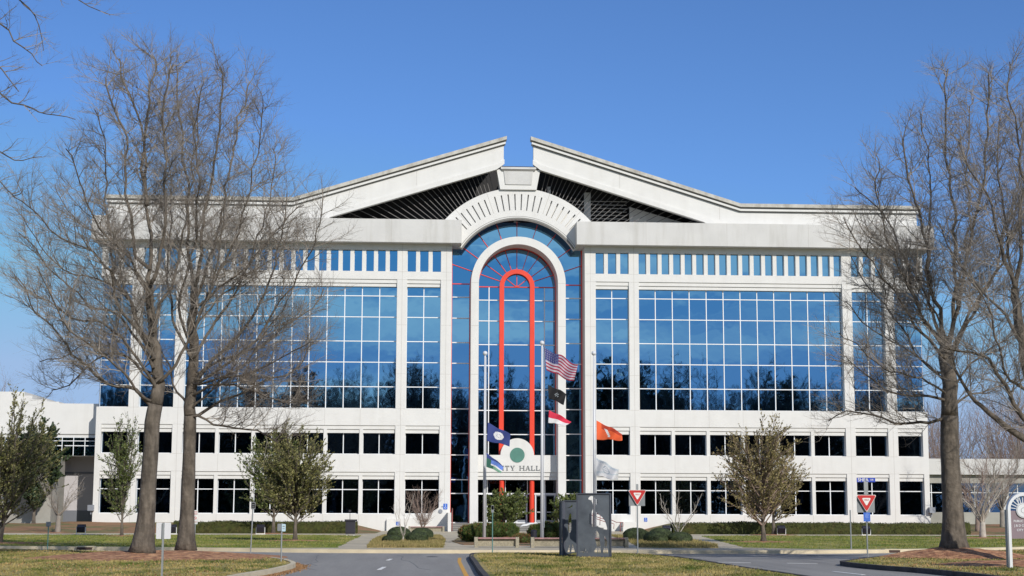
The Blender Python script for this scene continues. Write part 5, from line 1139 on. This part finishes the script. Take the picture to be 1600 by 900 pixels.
ds = MB().sector(0, .225, -180, 180, -.06, -.021, zc-.02, seg=10).build('disc', M['signw'], sg)
MB().sector(.195,.205,-180,180,-.064,-.061,zc-.02,seg=10).sector(0.07,.085,-180,180,-.064,-.061,zc-.02,seg=15).build('seal_lines', M['sback'], ds)
for i, (tx, z) in enumerate((('PUBLIC SAFETY', 1.385), ('J & D COURTS', 1.25), ('CITY HALL', 1.115))): text_mesh(tx, .092, M['signw'], pn, loc=(.0,-.024,z), sx_=1.0)
# ------------------------------------------------------------------ street furniture
M['black'] = mat('black_metal', (.022,.020,.030), .5); M['redseat'] = mat('faded_red_slat', (.36,.20,.19), .7, n1=4, amp=.2); M['tan'] = mat('exposed_aggregate', (.30,.27,.20), .95, n1=14, amp=.25)
def cbench(x, y, L, label, rz=0):
    t = empty('bench', (x, y, .13), label, 'bench', 'stone ended benches', rz)
    for s in (-1, 1):
        P = [(-.26,0),(.26,0),(.24,.36),(.16,.48),(-.16,.48),(-.24,.36)]
        mb = MB(); n = len(P); a, b = s*(L/2-.16), s*(L/2)
        mb.prism([(px, pz) for px, pz in P], min(a,b), max(a,b)); o = mb.build('leg', M['tan'], t); o.rotation_euler = (0,0,math.pi/2); o.scale = (1,-1,1)
    MB().box(-L/2+.17, L/2-.17, -.22, .22, .40, .46).build('seat', M['redseat'], t)
    MB().box(-L/2+.17, L/2-.17, -.06, .06, .05, .39).build('beam', M['tan'], t)
cbench(-5.25, -66.4, 2.1, 'stone ended bench with red slatted seat in front of the left flagpole')
cbench(-1.35, -66.6, 4.6, 'long stone ended bench running behind the steel sculpture')
cbench(-8.15, -7.8, 3.0, 'low bench with pale red seat against the white wall left of the steps')
t = empty('litter_bin', (-3.05,-60.5,.13), 'dark cylindrical litter bin behind the foot of the centre flagpole', 'bin')
MB().tube([(0,0,0),(0,0,.62)], .15, 14).build('body', M['black'], t); MB().tube([(0,0,.62),(0,0,.70),(0,0,.76)], [.16,.16,.08], 14).build('lid', M['black'], t)
t = empty('stone_pedestal', (-.1,-21,.0), 'scalloped white slab on a tan pedestal in front of the doors', 'monument')
MB().box(-.33,.33,-.3,.3,0,.9).build('pedestal', M['tan'], t)
rk = MB(); prof = [(-1.1,.72),(-.9,.86),(-.6,.92),(-.35,1.0),(-.05,1.0),(.1,.93),(.25,1.02),(.5,1.0),(.65,.85),(.85,.82),(.9,.70),(.6,.74),(.3,.9),(-.3,.9),(-.6,.78)]
rk.prism(prof, -.35, .35); rk.build('slab', M['signw'], t)
t = empty('litter_bin', (-13.6,-29.2,.13), 'black bin with a thin lever standing at the right end of the left hedge', 'bin')
MB().box(-.33,.33,-.3,.3,.12,1.0).box(-.28,.28,-.32,-.3,.2,.9).build('body', M['black'], t); MB().box(-.4,.45,-.36,.36,1.0,1.12).build('lid', M['black'], t); MB().box(-.28,-.2,-.2,.2,0,.12).box(.2,.28,-.2,.2,0,.12).build('foot', M['frame'], t); MB().tube([(-.05,0,1.1),(-.05,0,1.75)], .02, 6).box(-.14,.02,-.02,.02,1.62,1.78).build('lever', M['black'], t)
tag(MB().box(-14.9,-12.5,-30.4,-28.9,.10,.145).build('concrete_pad', M['walk']), kind='structure')
def mflood():
    t = empty('flood_light', (0,0,.13), '', 'floodlight', 'ground floodlights aimed at the building')
    h = MB().box(-.27,.27,-.20,.20,-.22,.20).box(-.30,.30,.20,.26,-.25,.23); 
    for k in range(6): h.box(-.24+k*.09,-.21+k*.09,-.25,-.20,-.18,.17)
    ho = h.build('housing', M['black'], t, loc=(0,0,.40)); ho.rotation_euler = (math.radians(20),0,0)
    MB().box(-.33,-.30,-.04,.04,.05,.5).box(.30,.33,-.04,.04,.05,.5).box(-.33,.33,-.05,.05,.0,.05).build('bracket', M['frame'], t)
    return t
pb = mflood(); bl = ['small black floodlight on a pale pad at the far left of the lawn','small black floodlight between the two big left trunks','small black floodlight in front of the left hedge near the green tree','small black floodlight at the left end of the right hedge','small black floodlight right of the two brownish trees','small black floodlight behind the post of the street name sign']
pads = MB()
for i, (x, y) in enumerate([(-32.9,-25.6),(-26.6,-24.7),(-20.35,-23.8),(9.6,-23.3),(18.4,-22.6),(24.7,-23.2)]):
    o = pb if i == 0 else copy_tree(pb); o.location = (x, y, .14); o['label'] = bl[i]; pads.box(x-.6, x+.6, y-.8, y+.6, .10, .146)
tag(pads.build('concrete_pad', M['curb']), kind='structure')
M['iron'] = mat('rusty_iron', (.055,.03,.025), .8)
def drain(x0, x1, y, lab):
    t = empty('storm_drain', ((x0+x1)/2, y, 0), lab, 'drain', 'storm drain inlets'); w = (x1-x0)/2
    MB().box(-w, w, -.03, .5, .02, .12).build('opening', M['iron'], t); MB().box(-w-.05, w+.05, -.045, .6, .125, .17).build('cover', M['curb'], t)
drain(-24.6,-23.9,near(-24.2)-.25,'dark storm drain opening in the kerb left of the big trunks')
drain(12.1,12.75,near(12.4)-.25,'dark storm drain opening in the kerb right of the street name sign')
